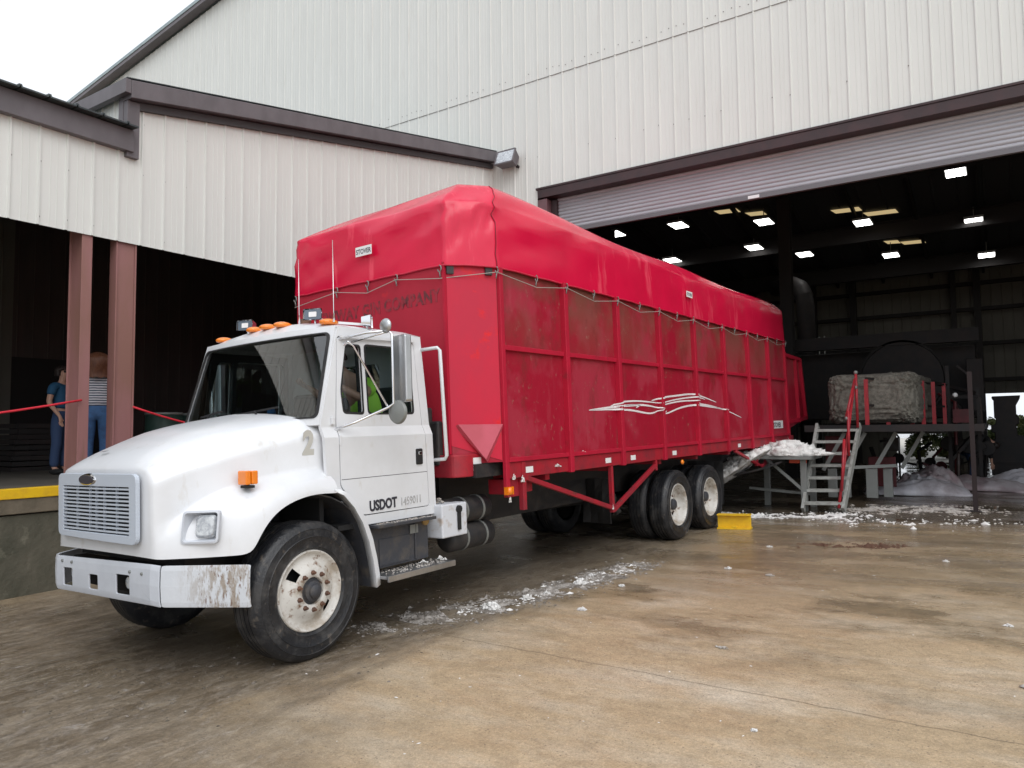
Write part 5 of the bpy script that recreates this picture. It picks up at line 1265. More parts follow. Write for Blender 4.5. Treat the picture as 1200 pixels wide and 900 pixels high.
# ================================================================== ON THE DOCK
def rope_pts(a, b, sag, n_=24):
    a, b = Vector(a), Vector(b); return [a.lerp(b, i / n_) - Vector((0, 0, sag * 4 * (i / n_) * (1 - i / n_))) for i in range(n_ + 1)]
g = MB(); g.tube([p - Vector((-9.14, -2, 1.4)) for p in rope_pts((-9.14, -4.0, 1.9), (-9.14, 4.47, 2.0), .42)], .013, 8)
o = g.build('barrier_rope', m_rope, smooth='all'); o.location = (-9.14, -2, 1.4); tag(o, 'red barrier rope sagging left of the left rose steel column', 'rope')
g = MB(); g.tube([p - Vector((-9.14, 5.1, 1.9)) for p in rope_pts((-9.14, 5.1, 1.93), (-9.14, 9.6, 1.75), .32)], .013, 8)
o = g.build('barrier_rope', m_rope, smooth='all'); o.location = (-9.14, 5.1, 1.9); tag(o, 'red barrier rope running right from the right rose steel column behind the truck hood', 'rope')
def drum(x, y, h, lab):
    r = empty('steel_drum', (x, y, 1.0), lab, 'drum', 'drums on the dock')
    g = MB(); g.lathe([(0, .0), (.28, .0), (.29, .01), (.285, .02), (.285, h * .32), (.295, h * .34), (.285, h * .36), (.285, h * .66), (.295, h * .68), (.285, h * .7), (.285, h - .02), (.29, h - .01), (.28, h), (.275, h - .02), (0, h - .02)], (0, 0, 0), 'Z', 28); g.build('drum_body', m_barrel, r, smooth=True)
    g = MB(); g.lathe([(.286, 0), (.296, .01), (.296, .03), (.286, .04)], (0, 0, h - .03), 'Z', 28); g.build('rim_band', m_galv, r, smooth=True)
drum(-11.6, 7.0, .92, 'dark green steel drum just right of the right rose column'); drum(-11.9, 7.75, .92, 'dark green steel drum, middle of the three behind the hood'); drum(-12.2, 8.55, .94, 'dark green steel drum nearest the truck cab, behind the hood')
ck = None
for k, lab in enumerate(('dark plank crate at the bottom of the dock stack', 'dark plank crate in the middle of the dock stack', 'dark plank crate on top of the dock stack')):
    c = empty('slatted_crate', (-13.6, 5.72, 1.0 + k * .26), lab, 'crate', 'crates stacked on the dock'); c.rotation_euler = (0, 0, R(3 * k - 2))
    for zz in (.03, .12, .21):
        for (a, b) in (((-.55, -.35), (.55, -.35)), ((-.55, .35), (.55, .35)), ((-.55, -.35), (-.55, .35)), ((.55, -.35), (.55, .35))):
            g = MB(); g.bar((*a, zz), (*b, zz), .03, .07); g.build('slat', m_mach if zz != .12 else m_steelin, c)
    g = MB(); g.box((-.53, -.33, .0), (.53, .33, .02)); g.build('crate_floor', m_mach, c)

# ================================================================== BY THE DOOR
# yellow wheel chock: a short I-section lying behind the rear wheel
yc = empty('wheel_chock', (-3.46, 11.43, gz(-3.46, 11.43)), 'yellow painted steel wheel chock behind the rear truck wheel', 'wheel chock'); yc.rotation_euler = (0, R(-1.3), R(8))
g = MB(); g.box((-.25, -.11, 0), (.25, .11, .022)); g.build('base_plate', m_yel, yc, bevel=.003)
g = MB(); g.box((-.25, -.012, .022), (.25, .012, .205)); g.build('web_plate', m_yel, yc, bevel=.002)
g = MB(); g.box((-.25, -.08, .205), (.25, .08, .225)); g.build('top_plate', m_yel, yc, bevel=.003)
g = MB(); g.box((-.02, -.105, .023), (.04, -.07, .05)); g.build('lug', m_yel, yc, bevel=.004)

# steel stair with red pipe handrail
stx, sty = -2.72, 13.95
st = empty('steel_stair', (stx, sty, gz(stx, sty)), 'grey steel stair with a red pipe handrail beside the conveyor', 'stair')
gzs = gz(stx, sty)
def SP(x, y, z): return (x - stx, y - sty, z - gzs)
B0, B1 = (-2.95, 13.78, .10), (-2.30, 13.86, .12)      # stringer feet
T0, T1 = (-2.90, 15.05, 1.60), (-2.17, 15.12, 1.60)    # stringer tops
for a, b in ((B0, T0), (B1, T1)):
    g = MB(); g.bar(SP(*a), SP(*b), .05, .14); g.build('stringer', m_stairp, st, bevel=.003)
for k in range(7):
    t = (k + .55) / 7.0
    a = Vector(B0).lerp(Vector(T0), t); b = Vector(B1).lerp(Vector(T1), t)
    g = MB(); d_ = (b - a).normalized(); a2, b2 = a, b
    g.bar(SP(*a2), SP(*b2), .20, .05); g.build('tread', m_stairp, st, bevel=.003)
hr = [(-2.34, 13.80, .14), (-2.33, 13.86, 1.05), (-2.22, 14.9, 2.40), (-2.20, 15.02, 2.52)]
for (a, b) in (((-2.37, 13.84, .16), (-2.20, 14.95, 2.46)), ((-2.18, 14.95, 1.55), (-2.18, 14.95, 2.58)), ((-2.20, 14.94, 2.45), (-2.28, 14.35, 1.72)), ((-2.25, 14.3, 1.05), (-2.24, 14.36, 1.85)), ((-2.33, 13.95, .45), (-2.3, 14.2, 1.35))):
    g = MB(); g.tube([SP(*a), SP(*b)], .025, 8); g.build('handrail', m_handred, st, smooth='all')
for p in ((-2.18, 14.95, 2.58), (-2.19, 14.93, 2.3), (-2.24, 14.33, 1.12), (-2.27, 14.36, 1.72)):
    g = MB(); g.sph(SP(*p), .038, 10, 6); g.build('pipe_clamp', m_galv, st, smooth='all')
# small table frame with spilled cotton under the truck tail
sx_, sy_ = -3.15, 14.1
tb_ = empty('receiving_table', (sx_, sy_, gz(sx_, sy_)), 'grey steel table frame under the truck tail, heaped with loose cotton', 'table')
g = MB(); g.box((-.75, -.3, .93), (.35, .75, .99)); g.build('tabletop', m_galv, tb_, bevel=.004)
for (x, y) in ((.19, -.1), (.19, .65), (-.65, .65)):
    g = MB(); g.box((x - .05, y - .05, 0), (x + .05, y + .05, .93)); g.build('leg', m_galv, tb_, bevel=.003)
for (p, q) in (((-.45, -.12, .93), (.17, -.12, .38)), ((-.9, .3, .35), (.2, .3, .28))):
    g = MB(); g.bar(p, q, .04, .05); g.build('brace', m_galv, tb_)
g = MB(); g.box((-.05, -.13, .86), (.25, -.10, .93)); g.build('red_tag', M('orange_red_tag', (.5, .06, .02), .6), tb_)

def clump_mb(r, seed, h=.7, n_=14, gaps=.5):
    """a tuft of lint: many small crumpled lobes spread unevenly"""
    rnd = random.Random(seed); g = MB(); n_ = int(n_ * 3.2); q_ = .9 if n_ > 100 else 1.0
    for k in range(n_):
        a = rnd.uniform(0, 2 * PI); d_ = r * rnd.random() ** .7; rr = r * rnd.uniform(.07, .20) * q_
        lob = .75 + .45 * noise.noise(Vector((math.cos(a) * 1.6, math.sin(a) * 1.6, seed)))
        d_ *= lob
        c = Vector((math.cos(a) * d_, math.sin(a) * d_ * .85, max(0, (r * lob - d_)) * h * rnd.uniform(.1, 1.0) + rr * .3))
        s0 = len(g.v); g.sph(c, rr, 8, 6, (rnd.uniform(.7, 1.5), rnd.uniform(.6, 1.3), rnd.uniform(.5, 1.0)))
        for i in range(s0, len(g.v)):
            p = Vector(g.v[i]); v = p - c; nz = noise.noise(p / rr * 1.3 + Vector((seed, 0, 0))) + .7 * noise.noise(p / rr * 3.1)
            p = c + v * (1 + 1.0 * nz); g.v[i] = (p.x, p.y, max(p.z, .002))
        for q in range(7):
            dv = Vector((rnd.gauss(0, 1), rnd.gauss(0, 1), abs(rnd.gauss(0, .7)))).normalized(); a_ = c + dv * rr * .7; b_ = a_ + dv * rr * rnd.uniform(.2, .7) + Vector((rnd.gauss(0, .3), rnd.gauss(0, .3), rnd.gauss(0, .2))) * rr
            sd_ = dv.cross(Vector((.3, .5, 1))).normalized() * rr * .09; n0 = len(g.v)
            for p in (a_ - sd_, a_ + sd_, b_): g.v.append((p.x, p.y, max(p.z, .002)))
            g.f.append((n0, n0 + 1, n0 + 2))
    return g
def tuft(x, y, r, seed, label, z=None, n_=14, mat=None, h=.7):
    g = clump_mb(r, seed, h, n_); o = g.build('cotton_tuft', mat or m_cotton, smooth='all'); o.location = (x, y, gz(x, y) if z is None else z); tag(o, label, 'cotton', 'cotton tufts lying about'); return o
spill = clump_mb(.62, 5, .42, 170); spill.v = [(p[0] * 1.2, p[1] * .8, p[2]) for p in spill.v]
o = spill.build('cotton_heap', m_cotton, smooth='all'); o.location = (-3.30, 14.15, gz(-3.3, 14) + .995); tag(o, 'heap of loose white cotton on the grey table under the truck tail', 'cotton')
spill = clump_mb(.62, 9, .35, 150); o = spill.build('cotton_heap', m_cotton, smooth='all'); o.location = (-3.95, 13.35, .78); o.rotation_euler = (0, R(-35), 0)
tag(o, 'ragged grey cotton caught on the chute below the truck tail', 'cotton')
g = MB(); g.grid(lambda i, j: (-4.6 + 1.3 * i / 6, 13.4 + .8 * j / 3, .55 + .38 * i / 6 + .02 * math.sin(i + j)), 6, 3)
o = g.build('feed_chute', m_chassis, solid=.03); tag(o, 'dark sloping chute leading under the truck tail', 'chute')
for y in (13.3, 14.3):
    g = MB(); g.lathe([(0, -.25), (.30, -.25), (.32, -.2), (.32, .2), (.30, .25), (0, .25)], (0, 0, 0), 'X', 24)
# tufts
TU = [(-3.99, 5.66, .13, 'largest bright cotton tuft in the debris strip beside the truck'), (-3.90, 6.12, .08, 'bright cotton tuft just behind the largest one in the debris strip'),
      (-3.84, 6.38, .06, 'small bright tuft third along the debris strip from the cab'), (-3.76, 6.95, .10, 'wide bright cotton tuft in the rear half of the debris strip'), (-3.83, 7.35, .06, 'small cotton tuft near the rear end of the debris strip'),
      (-4.20, 5.15, .06, 'flattened cotton wisp at the cab end of the debris strip'), (-3.20, 5.95, .06, 'cotton scrap alone on the bare tan concrete right of the debris strip'),
      (-3.30, 7.0, .05, 'small white scrap right of the rear half of the debris strip'), (-2.6, 8.3, .055, 'thin white scrap in front of the rear wheels on the concrete'), (-1.75, 5.4, .05, 'flat pale wisp in the middle of the tan foreground'),
      (-2.55, 9.9, .05, 'white cotton bit right of the rear wheels'), (-2.1, 8.1, .06, 'grey cotton patch right of the trail, mid yard'), (-.55, 9.6, .045, 'small white cotton bit on the wet concrete before the door'),
      (.0, 6.9, .04, 'white fleck at the right of the tan yard'), (.35, 5.35, .11, 'wide pale wisp at the right edge of the yard'), (.12, 5.42, .08, 'smaller pale wisp beside the wide one at the right edge'),
      (-1.15, 4.05, .03, 'white pebble-like tuft near the crack in the foreground')]
for i, (x, y, r, lab) in enumerate(TU):
    flat = 'wisp' in lab or 'streak' in lab or 'patch' in lab
    tuft(x, y, r, 20 + i, lab, n_=22 if r > .08 else 12, mat=m_lint if flat else m_cotton, h=.16 if flat else .55)
# debris strip of lint and grit along the truck (uncountable)
def debris(name, pts, count, wid, rmin, rmax, seed, mat, label, cat='debris'):
    rnd = random.Random(seed); g = MB()
    for k in range(count):
        t = rnd.random(); q = t * (len(pts) - 1); i = min(int(q), len(pts) - 2); f = q - i
        cx = lerp(pts[i][0], pts[i + 1][0], f); cy = lerp(pts[i][1], pts[i + 1][1], f)
        dens = .5 + .5 * noise.noise(Vector((cx * 2.5, cy * 2.5, seed)))
        x = cx + rnd.gauss(0, wid * (.6 + dens)); y = cy + rnd.gauss(0, wid)
        if noise.noise(Vector((x * 4, y * 4, seed + 3))) < -.12: continue
        r = rnd.uniform(rmin, rmax) * (1 + (rnd.random() < .06) * 1.5); z = gz(x, y); a = rnd.uniform(0, PI); el = rnd.uniform(1, 3.2)
        ca, sa = math.cos(a), math.sin(a); P = []
        for m_ in range(5):
            b = 2 * PI * m_ / 5 + rnd.uniform(-.4, .4); u, v = math.cos(b) * r * el * rnd.uniform(.6, 1), math.sin(b) * r; P.append((x + u * ca - v * sa, y + u * sa + v * ca, z + .002))
        tp = (x, y, z + r * rnd.uniform(.35, 1.1)); n0 = len(g.v); g.v += P + [tp]; g.f += [(n0 + m_, n0 + (m_ + 1) % 5, n0 + 5) for m_ in range(5)]
    o = g.build(name, mat, recalc=False); tag(o, label, cat, kind='stuff'); return o
strip_ = [(-4.5, 4.7), (-4.25, 5.3), (-3.98, 5.9), (-3.85, 6.6), (-3.72, 7.4), (-3.62, 8.2)]
m_mud = M('grey_mud_crumbs', (.16, .14, .12), .9, 0, (.46, .43, .40), 9, .4, .65)
debris('lint_litter', strip_, 14000, .12, .003, .010, 2, m_mud, 'grey strip of lint, leaf crumbs and grit along the truck', 'litter')
debris('lint_litter', strip_[1:], 520, .10, .004, .012, 4, m_cotton, 'white cotton crumbs scattered through the grey strip along the truck', 'litter')
debris('leaf_litter', [(-5.5, 2.5), (-4.6, 3.6), (-4.9, 4.6), (-4.6, 5.5), (-5.0, 7)], 3200, .45, .002, .007, 6, M('dark_mud_crumbs', (.10, .085, .065), .9, 0, (.22, .19, .16), 9), 'dark trodden leaf crumbs under and before the truck', 'litter')
debris('leaf_litter', [(-2.2, 10.2), (-1.5, 10.4), (-1.1, 10.5)], 500, .10, .006, .018, 8, M('brown_leaf_crumbs', (.10, .05, .03), .9), 'small brown patch of leaf crumbs in the middle of the yard', 'litter')
debris('lint_litter', [(-4.6, 13.2), (-3.6, 13.0), (-2.6, 13.3), (-2.2, 13.6)], 1500, .20, .006, .022, 10, m_cotton, 'white cotton strewn on the floor under the table and the stair', 'litter')
debris('lint_litter', [(-2.1, 14.3), (-1.5, 14.6), (-.9, 15.0), (-.5, 14.4)], 3000, .26, .006, .018, 12, m_lint, 'brownish cotton waste strewn before the plastic sheets', 'litter')
debris('lint_litter', [(-2.2, 12.6), (-1.2, 12.9), (.3, 13.2)], 260, .25, .008, .02, 14, m_cotton, 'loose white flecks across the threshold of the hall', 'litter')
debris('lint_litter', [(-4, 3.2), (-2, 5), (-1, 8), (0, 11), (.6, 6)], 230, .9, .002, .007, 16, m_cotton, 'tiny white flecks sprinkled over the whole yard', 'litter')

# ================================================================== IN THE HALL
def lump(name, size, c, seed, mat, amp=.06, nx=26, nz=16, rnd_=.25, rz=0):
    """a soft rounded block with crumbly faces"""
    g = MB(); sx2, sy2, sz2 = size
    def f(i, j):
        a = 2 * PI * i / nx; t = j / nz; ph = -PI / 2 + PI * t
        e = .35
        e = .22; cx = abs(math.cos(a)) ** e * (1 if math.cos(a) > 0 else -1); sy = abs(math.sin(a)) ** e * (1 if math.sin(a) > 0 else -1)
        cp = abs(math.cos(ph)) ** rnd_; sp = abs(math.sin(ph)) ** .45 * (1 if ph > 0 else -1)
        p = Vector((cx * cp * sx2 / 2, sy * cp * sy2 / 2, sp * sz2 / 2 + sz2 / 2))
        n_ = .9 * noise.noise(p * 2.2 + Vector((seed, 0, 0))) + .6 * noise.noise(Vector((p.x * 5, p.y * 5, p.z * 11))) + .55 * noise.noise(p * 14) + .45 * noise.noise(p * 31)
        k = amp * n_; v = p - Vector((0, 0, sz2 / 2)); q = p + v.normalized() * k if v.length > 0 else p
        return (q.x, q.y, max(q.z, 0))
    g.grid(f, nx, nz, wrap=True); return g.build(name, mat, smooth='all')
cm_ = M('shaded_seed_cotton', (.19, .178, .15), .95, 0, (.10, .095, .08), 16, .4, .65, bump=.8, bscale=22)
o = lump('cotton_module', (1.62, 3.6, 1.0), 0, 3, cm_, .075, 260, 90, rnd_=.12); o.location = (-2.02, 17.6, 1.62); o.rotation_euler = (0, 0, R(-2)); tag(o, 'big block of compressed grey-white cotton on the conveyor', 'cotton')
cv = empty('module_conveyor', (-2.0, 18.0, .2), 'raised steel conveyor bed with red guard posts carrying the cotton block', 'conveyor')
OC = (-2.0, 18.0, .2)
g = MB(); g.box((-3.15, 15.4, 1.50), (-.2, 21.5, 1.60)); g.build('conveyor_bed', m_mach, cv, off=OC)
g = MB(); g.box((-3.2, 15.32, 1.47), (-.2, 15.395, 1.60)); g.build('front_beam', m_mach, cv, off=OC)
for (x, y) in ((-2.10, 15.6), (-1.78, 16.0), (-1.42, 16.6), (-1.25, 17.0), (-1.1, 17.6), (-.95, 18.4)):
    g = MB(); g.bar((x, y, 1.5), (x, y, 2.48), .06, .07); g.build('guard_post', m_handred, cv, off=OC)
g = MB(); g.bar((-2.1, 15.6, 1.98), (-.9, 18.5, 1.98), .03, .04); g.build('guard_rail', m_mach, cv, off=OC)
g = MB(); g.bar((-2.1, 15.6, 2.5), (-.9, 18.5, 2.45), .04, .04); g.build('guard_rail', m_mach, cv, off=OC)
g = MB(); g.bar((-1.55, 16.25, 1.62), (-1.62, 16.25, 2.35), .05, .1); g.build('grey_upright', m_galv, cv, off=OC)
for k, (x, y) in enumerate(((-2.55, 15.5), (-2.2, 15.62), (-1.72, 16.1), (-1.3, 16.7))):
    g = MB(); g.bar((x - .35, y - .05, .72), (x + .05, y, 1.45), .06, .07); g.build('strut', m_galv, cv, off=OC)
for (x, y, w_) in ((-2.78, 15.7, .16), (-2.55, 15.8, .16), (-2.1, 15.9, .2), (-1.85, 16.2, .16), (-.45, 20, .14)):
    g = MB(); g.box((x - w_ / 2, y - .05, .18), (x + w_ / 2, y + .05, .74)); g.build('leg', m_galv if x < -1.5 else m_mach, cv, off=OC, bevel=.004)
g = MB(); g.bar((-2.6, 15.72, .76), (-1.7, 16.15, .80), .06, .06); g.build('leg_beam', m_galv, cv, off=OC)
for (x, y, z0, z1, w_) in ((-2.72, 15.9, .85, 1.38, .42), (-2.0, 16.6, .35, .95, .5)):
    g = MB(); g.box((x - w_ / 2, y, z0), (x + w_ / 2, y + .06, z1)); g.build('drive_panel', m_machred, cv, off=OC, bevel=.01)
# feeder machine behind: body, round hood, rolls and frame
fm = empty('feeder_machine', (-1.8, 22.6, .25), 'dark feeder machine with a round hood behind the cotton block', 'machine'); OF = (-1.8, 22.6, .25)
g = MB(); g.box((-4.9, 22.0, 1.75), (-.4, 24.2, 3.6)); g.build('machine_body', m_mach, fm, off=OF, bevel=.03)
g = MB(); g.lathe([(.0, 0), (.93, 0), (.95, .05), (.95, .9), (.93, .95), (0, .95)], (-2.0, 21.04, 2.75), 'Y', 40); g.build('round_hood', m_mach, fm, off=OF, smooth=True)
g = MB(); g.lathe([(.95, .0), (1.0, .0), (1.0, .05), (.95, .05)], (-2.0, 21.0, 2.75), 'Y', 40); g.build('hood_ring', m_steelin, fm, off=OF, smooth=True)
g = MB(); g.box((-5.1, 21.0, 3.62), (-.3, 21.25, 3.95)); g.build('top_beam', m_mach, fm, off=OF)
g = MB(); g.box((-.6, 21.2, 1.9), (-.25, 21.6, 3.2)); g.build('side_cabinet', m_mach, fm, off=OF, bevel=.02)
for k in range(5):
    g = MB(); g.lathe([(.0, 0), (.16, .0), (.17, .02), (.17, .08), (0, .08)], (-.95 + .18 * k, 19.4 + .2 * k, 1.15 - .03 * k), 'Y', 18); g.build('drive_pulley', m_mach, fm, off=OF, smooth=True)
for (p, q) in (((-.9, 19, .3), (-.9, 19, 2.9)), ((-.35, 19.4, .3), (-.35, 19.4, 2.4)), ((-.9, 19, 2.2), (-.35, 19.4, 2.2)), ((-.9, 19, 1.5), (-.35, 19.4, 1.55)), ((-.9, 19, .8), (-.35, 19.4, 1.5)), ((-1.4, 18.6, 2.6), (-.4, 20, 2.3))):
    g = MB(); g.bar(p, q, .07, .07); g.build('machine_frame', m_mach, fm, off=OF)
rnd = random.Random(31)
for k in range(34):
    x = rnd.uniform(-2.6, -.25); y = rnd.uniform(18.9, 21.2); z = rnd.uniform(.35, 2.7 if x > -1.3 else 1.45); g = MB(); kind = k % 4
    if kind == 0: g.bar((x, y, z), (x + rnd.uniform(-.5, .5), y + rnd.uniform(-.3, .3), z + rnd.uniform(-.5, .5)), rnd.uniform(.03, .08), .05)
    elif kind == 1: g.tube([(x, y, .3), (x + rnd.uniform(-.1, .1), y, z), (x + rnd.uniform(-.4, .4), y + .2, z + .2)], rnd.uniform(.02, .05), 8)
    elif kind == 2: w_ = rnd.uniform(.06, .18); g.box((x - w_, y - .1, z - w_), (x + w_, y + .1, z + w_ * rnd.uniform(.5, 1.5)))
    else: r_ = rnd.uniform(.08, .2); g.lathe([(0, 0), (r_ * .3, 0), (r_ * .3, .03), (r_ * .85, .02), (r_, 0), (r_, .08), (0, .08)], (x, y, z), 'Y', 18)
    g.build(('cross_bar', 'bent_pipe', 'gear_case', 'belt_wheel')[kind], (m_mach, m_machred, m_mach, m_steelin, m_galvd)[k % 5], fm, off=OF)
g = MB(); g.sph((-.72, 17.8, 2.2), .05, 10, 6); o = g.build('work_lamp', m_label, fm, off=OF, smooth='all')
# dark red post standing at the edge of the conveyor
pp = empty('guard_column', (-.37, 14.6, gz(-.37, 14.6)), 'thin dark red steel post standing in front of the plastic sheets', 'post')
g = MB(); g.box((-.035, -.035, 0), (.035, .035, 2.35)); g.build('post_shaft', M('dark_red_post_paint', (.018, .009, .009), .7), pp); g = MB(); g.box((-.09, -.09, 0), (.09, .09, .015)); g.build('foot_plate', m_mach, pp)
# vertical duct with a round bend by the hall column
g = MB(); g.tube([(0, 0, 0), (0, 0, 5.2), (-.05, .05, 5.6), (-.2, .2, 5.9), (-.5, .5, 6.1), (-1.2, 1.2, 6.15)], .28, 18); dt = empty('air_duct', (-5.1, 25.2, .25), 'dark round air duct with a pale bend beside the hall column', 'duct')
g.build('duct_pipe', m_mach, dt, smooth='all')
g = MB(); g.tube([(-.02, .02, 5.52), (-.16, .16, 5.84)], .286, 18, cap=False); g.build('duct_bend', m_mach, dt, smooth='all')
for x in (.42, .58): g = MB(); g.tube([(x, -.2, 0), (x, -.2, 4.2)], .018, 6); g.build('conduit', m_galv, dt, smooth='all')
# machine silhouette standing in the far doorway
bx = empty('bale_press', (.16, 22.4, .3), 'dark waisted bale machine standing before the bright far doorway', 'machine')
g = MB(); pf = [(-.34, 0), (-.34, .62), (-.30, .62), (-.30, .90), (-.24, .90), (-.24, 1.06), (-.31, 1.08), (-.31, 1.26), (-.22, 1.28), (-.20, 1.42), (-.235, 1.44), (-.235, 1.90), (-.27, 1.92), (-.27, 1.98), (.33, 1.99), (.31, 1.90), (.23, 1.74), (.23, 1.48), (.28, 1.46), (.28, 1.28), (.22, 1.26), (.24, 1.0), (.38, .98), (.40, .60), (.44, .58), (.44, 0)]
g.prism(pf, 'Y', -.4, .4); g.build('press_body', m_mach, bx, bevel=.02)
g = MB(); g.box((-.32, -.45, .3), (.38, -.41, .36)); g.build('press_band', m_mach, bx)
# bent-over worker in the far doorway
bw = empty('person', (-.42, 20.6, gz(-.42, 20.6)), 'distant worker bending down in silhouette at the far doorway', 'person')
J = {'pel': (-.22, 0, .86, (.14, .12)), 'sp': (-.10, 0, .98, .12), 'ch': (.10, 0, 1.04, .145), 'nk0': (.22, 0, 1.0, .07), 'nk': (.27, 0, .97, .05), 'hd': (.33, 0, .90, .085), 'hdt': (.36, 0, .84, .06)}
B = [('pel', 'sp'), ('sp', 'ch'), ('ch', 'nk0'), ('nk0', 'nk'), ('nk', 'hd'), ('hd', 'hdt')]
for sd, k in ((1, 'r'), (-1, 'l')):
    J[k + 'sh'] = (.20, sd * .17, 1.0, .058); J[k + 'el'] = (.24, sd * .2, .72, .043); J[k + 'wr'] = (.26, sd * .16, .47, .028)
    J[k + 'hp'] = (-.22, sd * .09, .80, .095); J[k + 'kn'] = (-.12, sd * .1, .44, .065); J[k + 'an'] = (-.2, sd * .1, .08, .045); J[k + 'to'] = (-.06, sd * .11, .04, .035)
    B += [('nk0', k + 'sh'), (k + 'sh', k + 'el'), (k + 'el', k + 'wr'), ('pel', k + 'hp'), (k + 'hp', k + 'kn'), (k + 'kn', k + 'an'), (k + 'an', k + 'to')]
    hand(J, B, k + 'wr', k, (.1, .0, -1), sd)
skin_mesh('body', J, B, m_skin, bw)
tj = {'w': (-.20, 0, .90, .155), 'sp': (-.10, 0, .99, .145), 'ch': (.10, 0, 1.05, .165), 'n': (.20, 0, 1.01, .09)}; tb = [('w', 'sp'), ('sp', 'ch'), ('ch', 'n')]
pj = {'p': (-.22, 0, .86, .16)}; pb = []
for sd, k in ((1, 'r'), (-1, 'l')):
    tj.update({k + 's': (.20, sd * .175, 1.0, .075), k + 'e': (.235, sd * .2, .76, .06), k + 'w': (.25, sd * .17, .56, .045)}); tb += [('n', k + 's'), (k + 's', k + 'e'), (k + 'e', k + 'w')]
    pj.update({k + 'h': (-.22, sd * .09, .78, .11), k + 'k': (-.12, sd * .1, .44, .078), k + 'a': (-.2, sd * .1, .10, .06)}); pb += [('p', k + 'h'), (k + 'h', k + 'k'), (k + 'k', k + 'a')]
skin_mesh('shirt', tj, tb, m_dark, bw); skin_mesh('trousers', pj, pb, m_jeand, bw)
g = MB(); g.sph((.345, 0, .88), .098, 12, 8, (1, 1, .9)); g.build('hair', m_hairk, bw, smooth='all')
# crumpled plastic module covers on the floor
def sheet(cx, cy, lx, ly, h, seed, mat, rz, label, prof=None):
    g = MB(); NX, NY = 64, 40
    def f(i, j):
        u = -1 + 2 * i / NX; v = -1 + 2 * j / NY
        ed = (max(0, 1 - u * u)) ** .5 * (max(0, 1 - v * v)) ** .5
        x = u * lx / 2 * (1 + .18 * noise.noise(Vector((v * 2, seed, 0)))); y = v * ly / 2 * (1 + .22 * noise.noise(Vector((u * 2.2, seed + 9, 0))))
        b = .8 + .45 * noise.noise(Vector((u * 1.3 + seed, v * 1.2, 0)))
        fold = abs(noise.noise(Vector((u * 4 + v * 1.5, v * 3, seed)))) * .28 + abs(noise.noise(Vector((u * 9 - v * 4, v * 6, seed + 4)))) * .14
        pk = prof(u) if prof else 1
        z = h * ed * (b + fold) * pk
        return (x, y, max(z, .004))
    g.grid(f, NX, NY); o = g.build('plastic_cover', mat, smooth='all', solid=.004); o.location = (cx, cy, gz(cx, cy)); o.rotation_euler = (0, 0, rz)
    tag(o, label, 'plastic sheet'); return o
sheet(-1.5, 17.7, 1.9, 1.2, .40, 2, m_tarpw, R(8), 'pale grey crumpled plastic cover on the floor nearest the conveyor legs', lambda u: .85 + .15 * math.cos(u * 2.4))
sheet(-1.3, 18.0, 1.25, .9, .56, 5, m_tarpp, R(4), 'pinkish folded plastic heaped on the pale cover', lambda u: .95)
sheet(-.25, 18.9, 1.9, 1.2, .30, 8, m_tarpp, R(-8), 'dull pink plastic cover spread out behind the dark red post', lambda u: .9 - .35 * u)
sheet(.85, 19.4, 2.2, 1.3, .42, 12, m_tarpw, R(5), 'greyish plastic cover at the right edge before the far doorway', lambda u: .9)

# ================================================================== BEYOND THE FAR DOOR
g = MB(); ys_ = [30.4, 34, 45, 60, 90]; g.grid(lambda i, j: (-12 + 34 * i / 4, ys_[j], gz(0, 40) + .004 + gz(0, 0) * 0 + 0), 4, 4)
yard = MB(); yard.grid(lambda i, j: (-14 + 40 * i / 40, ys_[j], gz(-14 + 40 * i / 40, ys_[j]) + .006), 40, 4)
o = yard.build('far_yard', M('pale_dry_gravel', (.52, .49, .44), .9, 0, (.42, .40, .36), 3, bump=.2)); o['kind'] = 'structure'
def tree(x, y, h, seed, lab):
    r = empty('leafy_bush', (x, y, gz(x, y)), lab, 'bush', 'bushes beyond the far doorway'); rnd = random.Random(seed)
    g = MB(); g.tube([(0, 0, -.3), (.05, 0, h * .25), (0, .1, h * .5), (.1, 0, h * .8)], [h * .05, h * .04, h * .03, h * .01], 8)
    for k in range(7):
        a = rnd.uniform(0, 6.28); z = h * rnd.uniform(.3, .7); g.tube([(0, 0, z), (math.cos(a) * h * .14, math.sin(a) * h * .14, z + h * .12), (math.cos(a) * h * .25, math.sin(a) * h * .25, z + h * .16)], [h * .015, h * .01, h * .006], 6)
    g.build('trunk', m_bark, r, smooth='all')
    g = MB()
    cl = [(rnd.gauss(0, h * .16), rnd.gauss(0, h * .16), h * rnd.uniform(.15, .95), h * rnd.uniform(.08, .16)) for k in range(26)]
    for (cx, cy, cz, cr) in cl:
        for k in range(110):
            v = Vector((rnd.gauss(0, 1), rnd.gauss(0, 1), rnd.gauss(0, 1))).normalized() * cr * rnd.uniform(.5, 1.15); p = Vector((cx, cy, cz)) + v
            a = Vector((rnd.gauss(0, 1), rnd.gauss(0, 1), rnd.gauss(0, .6))).normalized() * h * .05; b = Vector((rnd.gauss(0, 1), rnd.gauss(0, 1), rnd.gauss(0, .6))).normalized() * h * .035
            n0 = len(g.v); g.v += [tuple(p - a), tuple(p + b), tuple(p + a), tuple(p - b)]; g.f.append((n0, n0 + 1, n0 + 2, n0 + 3))
    g.build('crown', m_leaf, r, recalc=False)
tree(-1.3, 46, 1.5, 1, 'low leafy bush left of the far doorway, beyond the pale yard'); tree(1.1, 50, 1.7, 2, 'low leafy bush right of the dark machine, beyond the pale yard'); tree(3.2, 48, 1.8, 3, 'rounder leafy bush at the right edge of the far doorway')
tree(-.2, 49, 1.6, 4, 'low leafy bush directly behind the dark machine, beyond the pale yard')

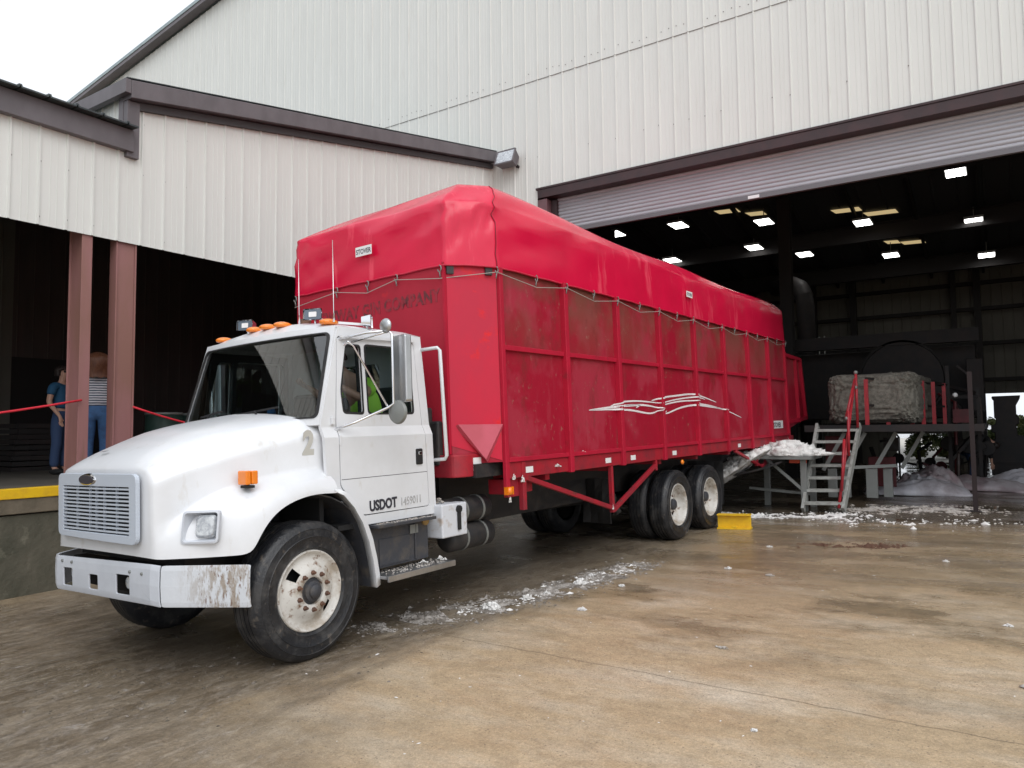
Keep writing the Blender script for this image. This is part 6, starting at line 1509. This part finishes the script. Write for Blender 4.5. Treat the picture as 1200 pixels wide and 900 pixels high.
# bits of cotton caught on the truck
for k, (x, y, z, r, lab) in enumerate(((1.325, 5.83, 1.15, .05, 'cotton tuft hanging below the front corner of the red box'), (1.33, 5.98, 1.12, .055, 'longer cotton tuft hanging by the first drop post'), (1.33, 6.62, 1.20, .05, 'cotton tuft caught on the sill behind the drop post'),
      (1.34, 5.74, .94, .05, 'cotton tuft stuck under the amber side marker'), (1.31, 7.2, 1.33, .03, 'cotton shred on the sill in the second bay'), (1.32, 8.15, 1.22, .035, 'thin cotton shred hanging at the second rib'), (1.31, 7.84, .64, .04, 'cotton shred snagged at the low point of the brace'),
      (1.10, 4.98, .47, .06, 'cotton bunch on the rear end of the lower step'), (1.06, 4.80, .47, .045, 'smaller cotton bunch on the lower step'), (.98, 5.10, .962, .07, 'grey lint lying on the white tool box'), (1.31, 15.2, 1.15, .08, 'cotton hanging at the rear end of the red box'))):
    g = clump_mb(r, 60 + k, .9, 8); 
    if z > .6 and 'on the' not in lab: g.v = [(p[0] * .35, p[1] * .7, (p[2] - r * .3) * 2.2) for p in g.v]
    o = g.build('cotton_wisp', m_cotton if 'grey' not in lab else m_lint, smooth='all'); o.location = TW(x, y, z); tag(o, lab, 'cotton', 'cotton wisps caught on the truck')
rnd = random.Random(5); g = MB()
for k in range(260):
    x, y = rnd.uniform(.95, 1.17), rnd.uniform(4.3, 5.0); r = rnd.uniform(.003, .010); n0 = len(g.v)
    g.v += [tuple(TW(x + math.cos(b) * r * rnd.uniform(.6, 1.4), y + math.sin(b) * r, .464)) for b in (0, 1.3, 2.5, 3.8, 5)] + [tuple(TW(x, y, .464 + r * .7))]; g.f += [(n0 + m_, n0 + (m_ + 1) % 5, n0 + 5) for m_ in range(5)]
    if k % 2:
        y2 = rnd.uniform(4.25, 4.88); x2 = rnd.uniform(1.045, 1.13); n0 = len(g.v)
        g.v += [tuple(TW(x2 + math.cos(b) * r, y2 + math.sin(b) * r, .873)) for b in (0, 1.3, 2.5, 3.8, 5)] + [tuple(TW(x2, y2, .873 + r * .7))]; g.f += [(n0 + m_, n0 + (m_ + 1) % 5, n0 + 5) for m_ in range(5)]
o = g.build('step_lint', m_lint, recalc=False); tag(o, 'pale lint crumbs lying on the cab steps', 'litter', kind='stuff')

# small fittings of the cab: hood hold-down, mirror bolts, hinges, wiper washers
for sx in (1, -1):
    g = TB(); g.box((sx * .985, 3.775, 1.40), (sx * 1.0, 3.835, 1.50)); g.tube([(sx * .99, 3.80, 1.50), (sx * .995, 3.80, 1.40)], .008, 6); g.build('hood_latch', m_black, bevel=.004)
    for (y, z) in ((3.915, 1.12), (3.91, 1.58)):
        g = TB(); g.bar((sx * 1.035, y, z - .04), (sx * 1.035, y, z + .04), .018, .018); g.build('door_hinge', m_white, bevel=.003)
    for (y, z) in ((4.04, 2.365), (4.0, 1.70), (3.90, 1.665)):
        g = TB(); g.sph((sx * (side_x(z) + .018), y, z), .012, 8, 5); g.build('bolt', m_chrome)
for (x, y) in ((-.44, 2.552), (.44, 2.552), (-.6, 2.553), (.6, 2.553)):
    g = TB(); g.lathe([(0, -.012), (.010, -.010), (.012, 0)], (x, y - .006, .735), 'Y', 8); g.build('bumper_bolt', m_galv)

for i_, (x, y, h_, lab) in enumerate(((-2.75, 33.2, 1.35, 'yellow-green bush glimpsed through the low wall opening behind the conveyor'), (-1.75, 33.8, 1.25, 'second bush seen through the low wall opening, nearer the far doorway'))):
    tree(x, y, h_, 40 + i_, lab)
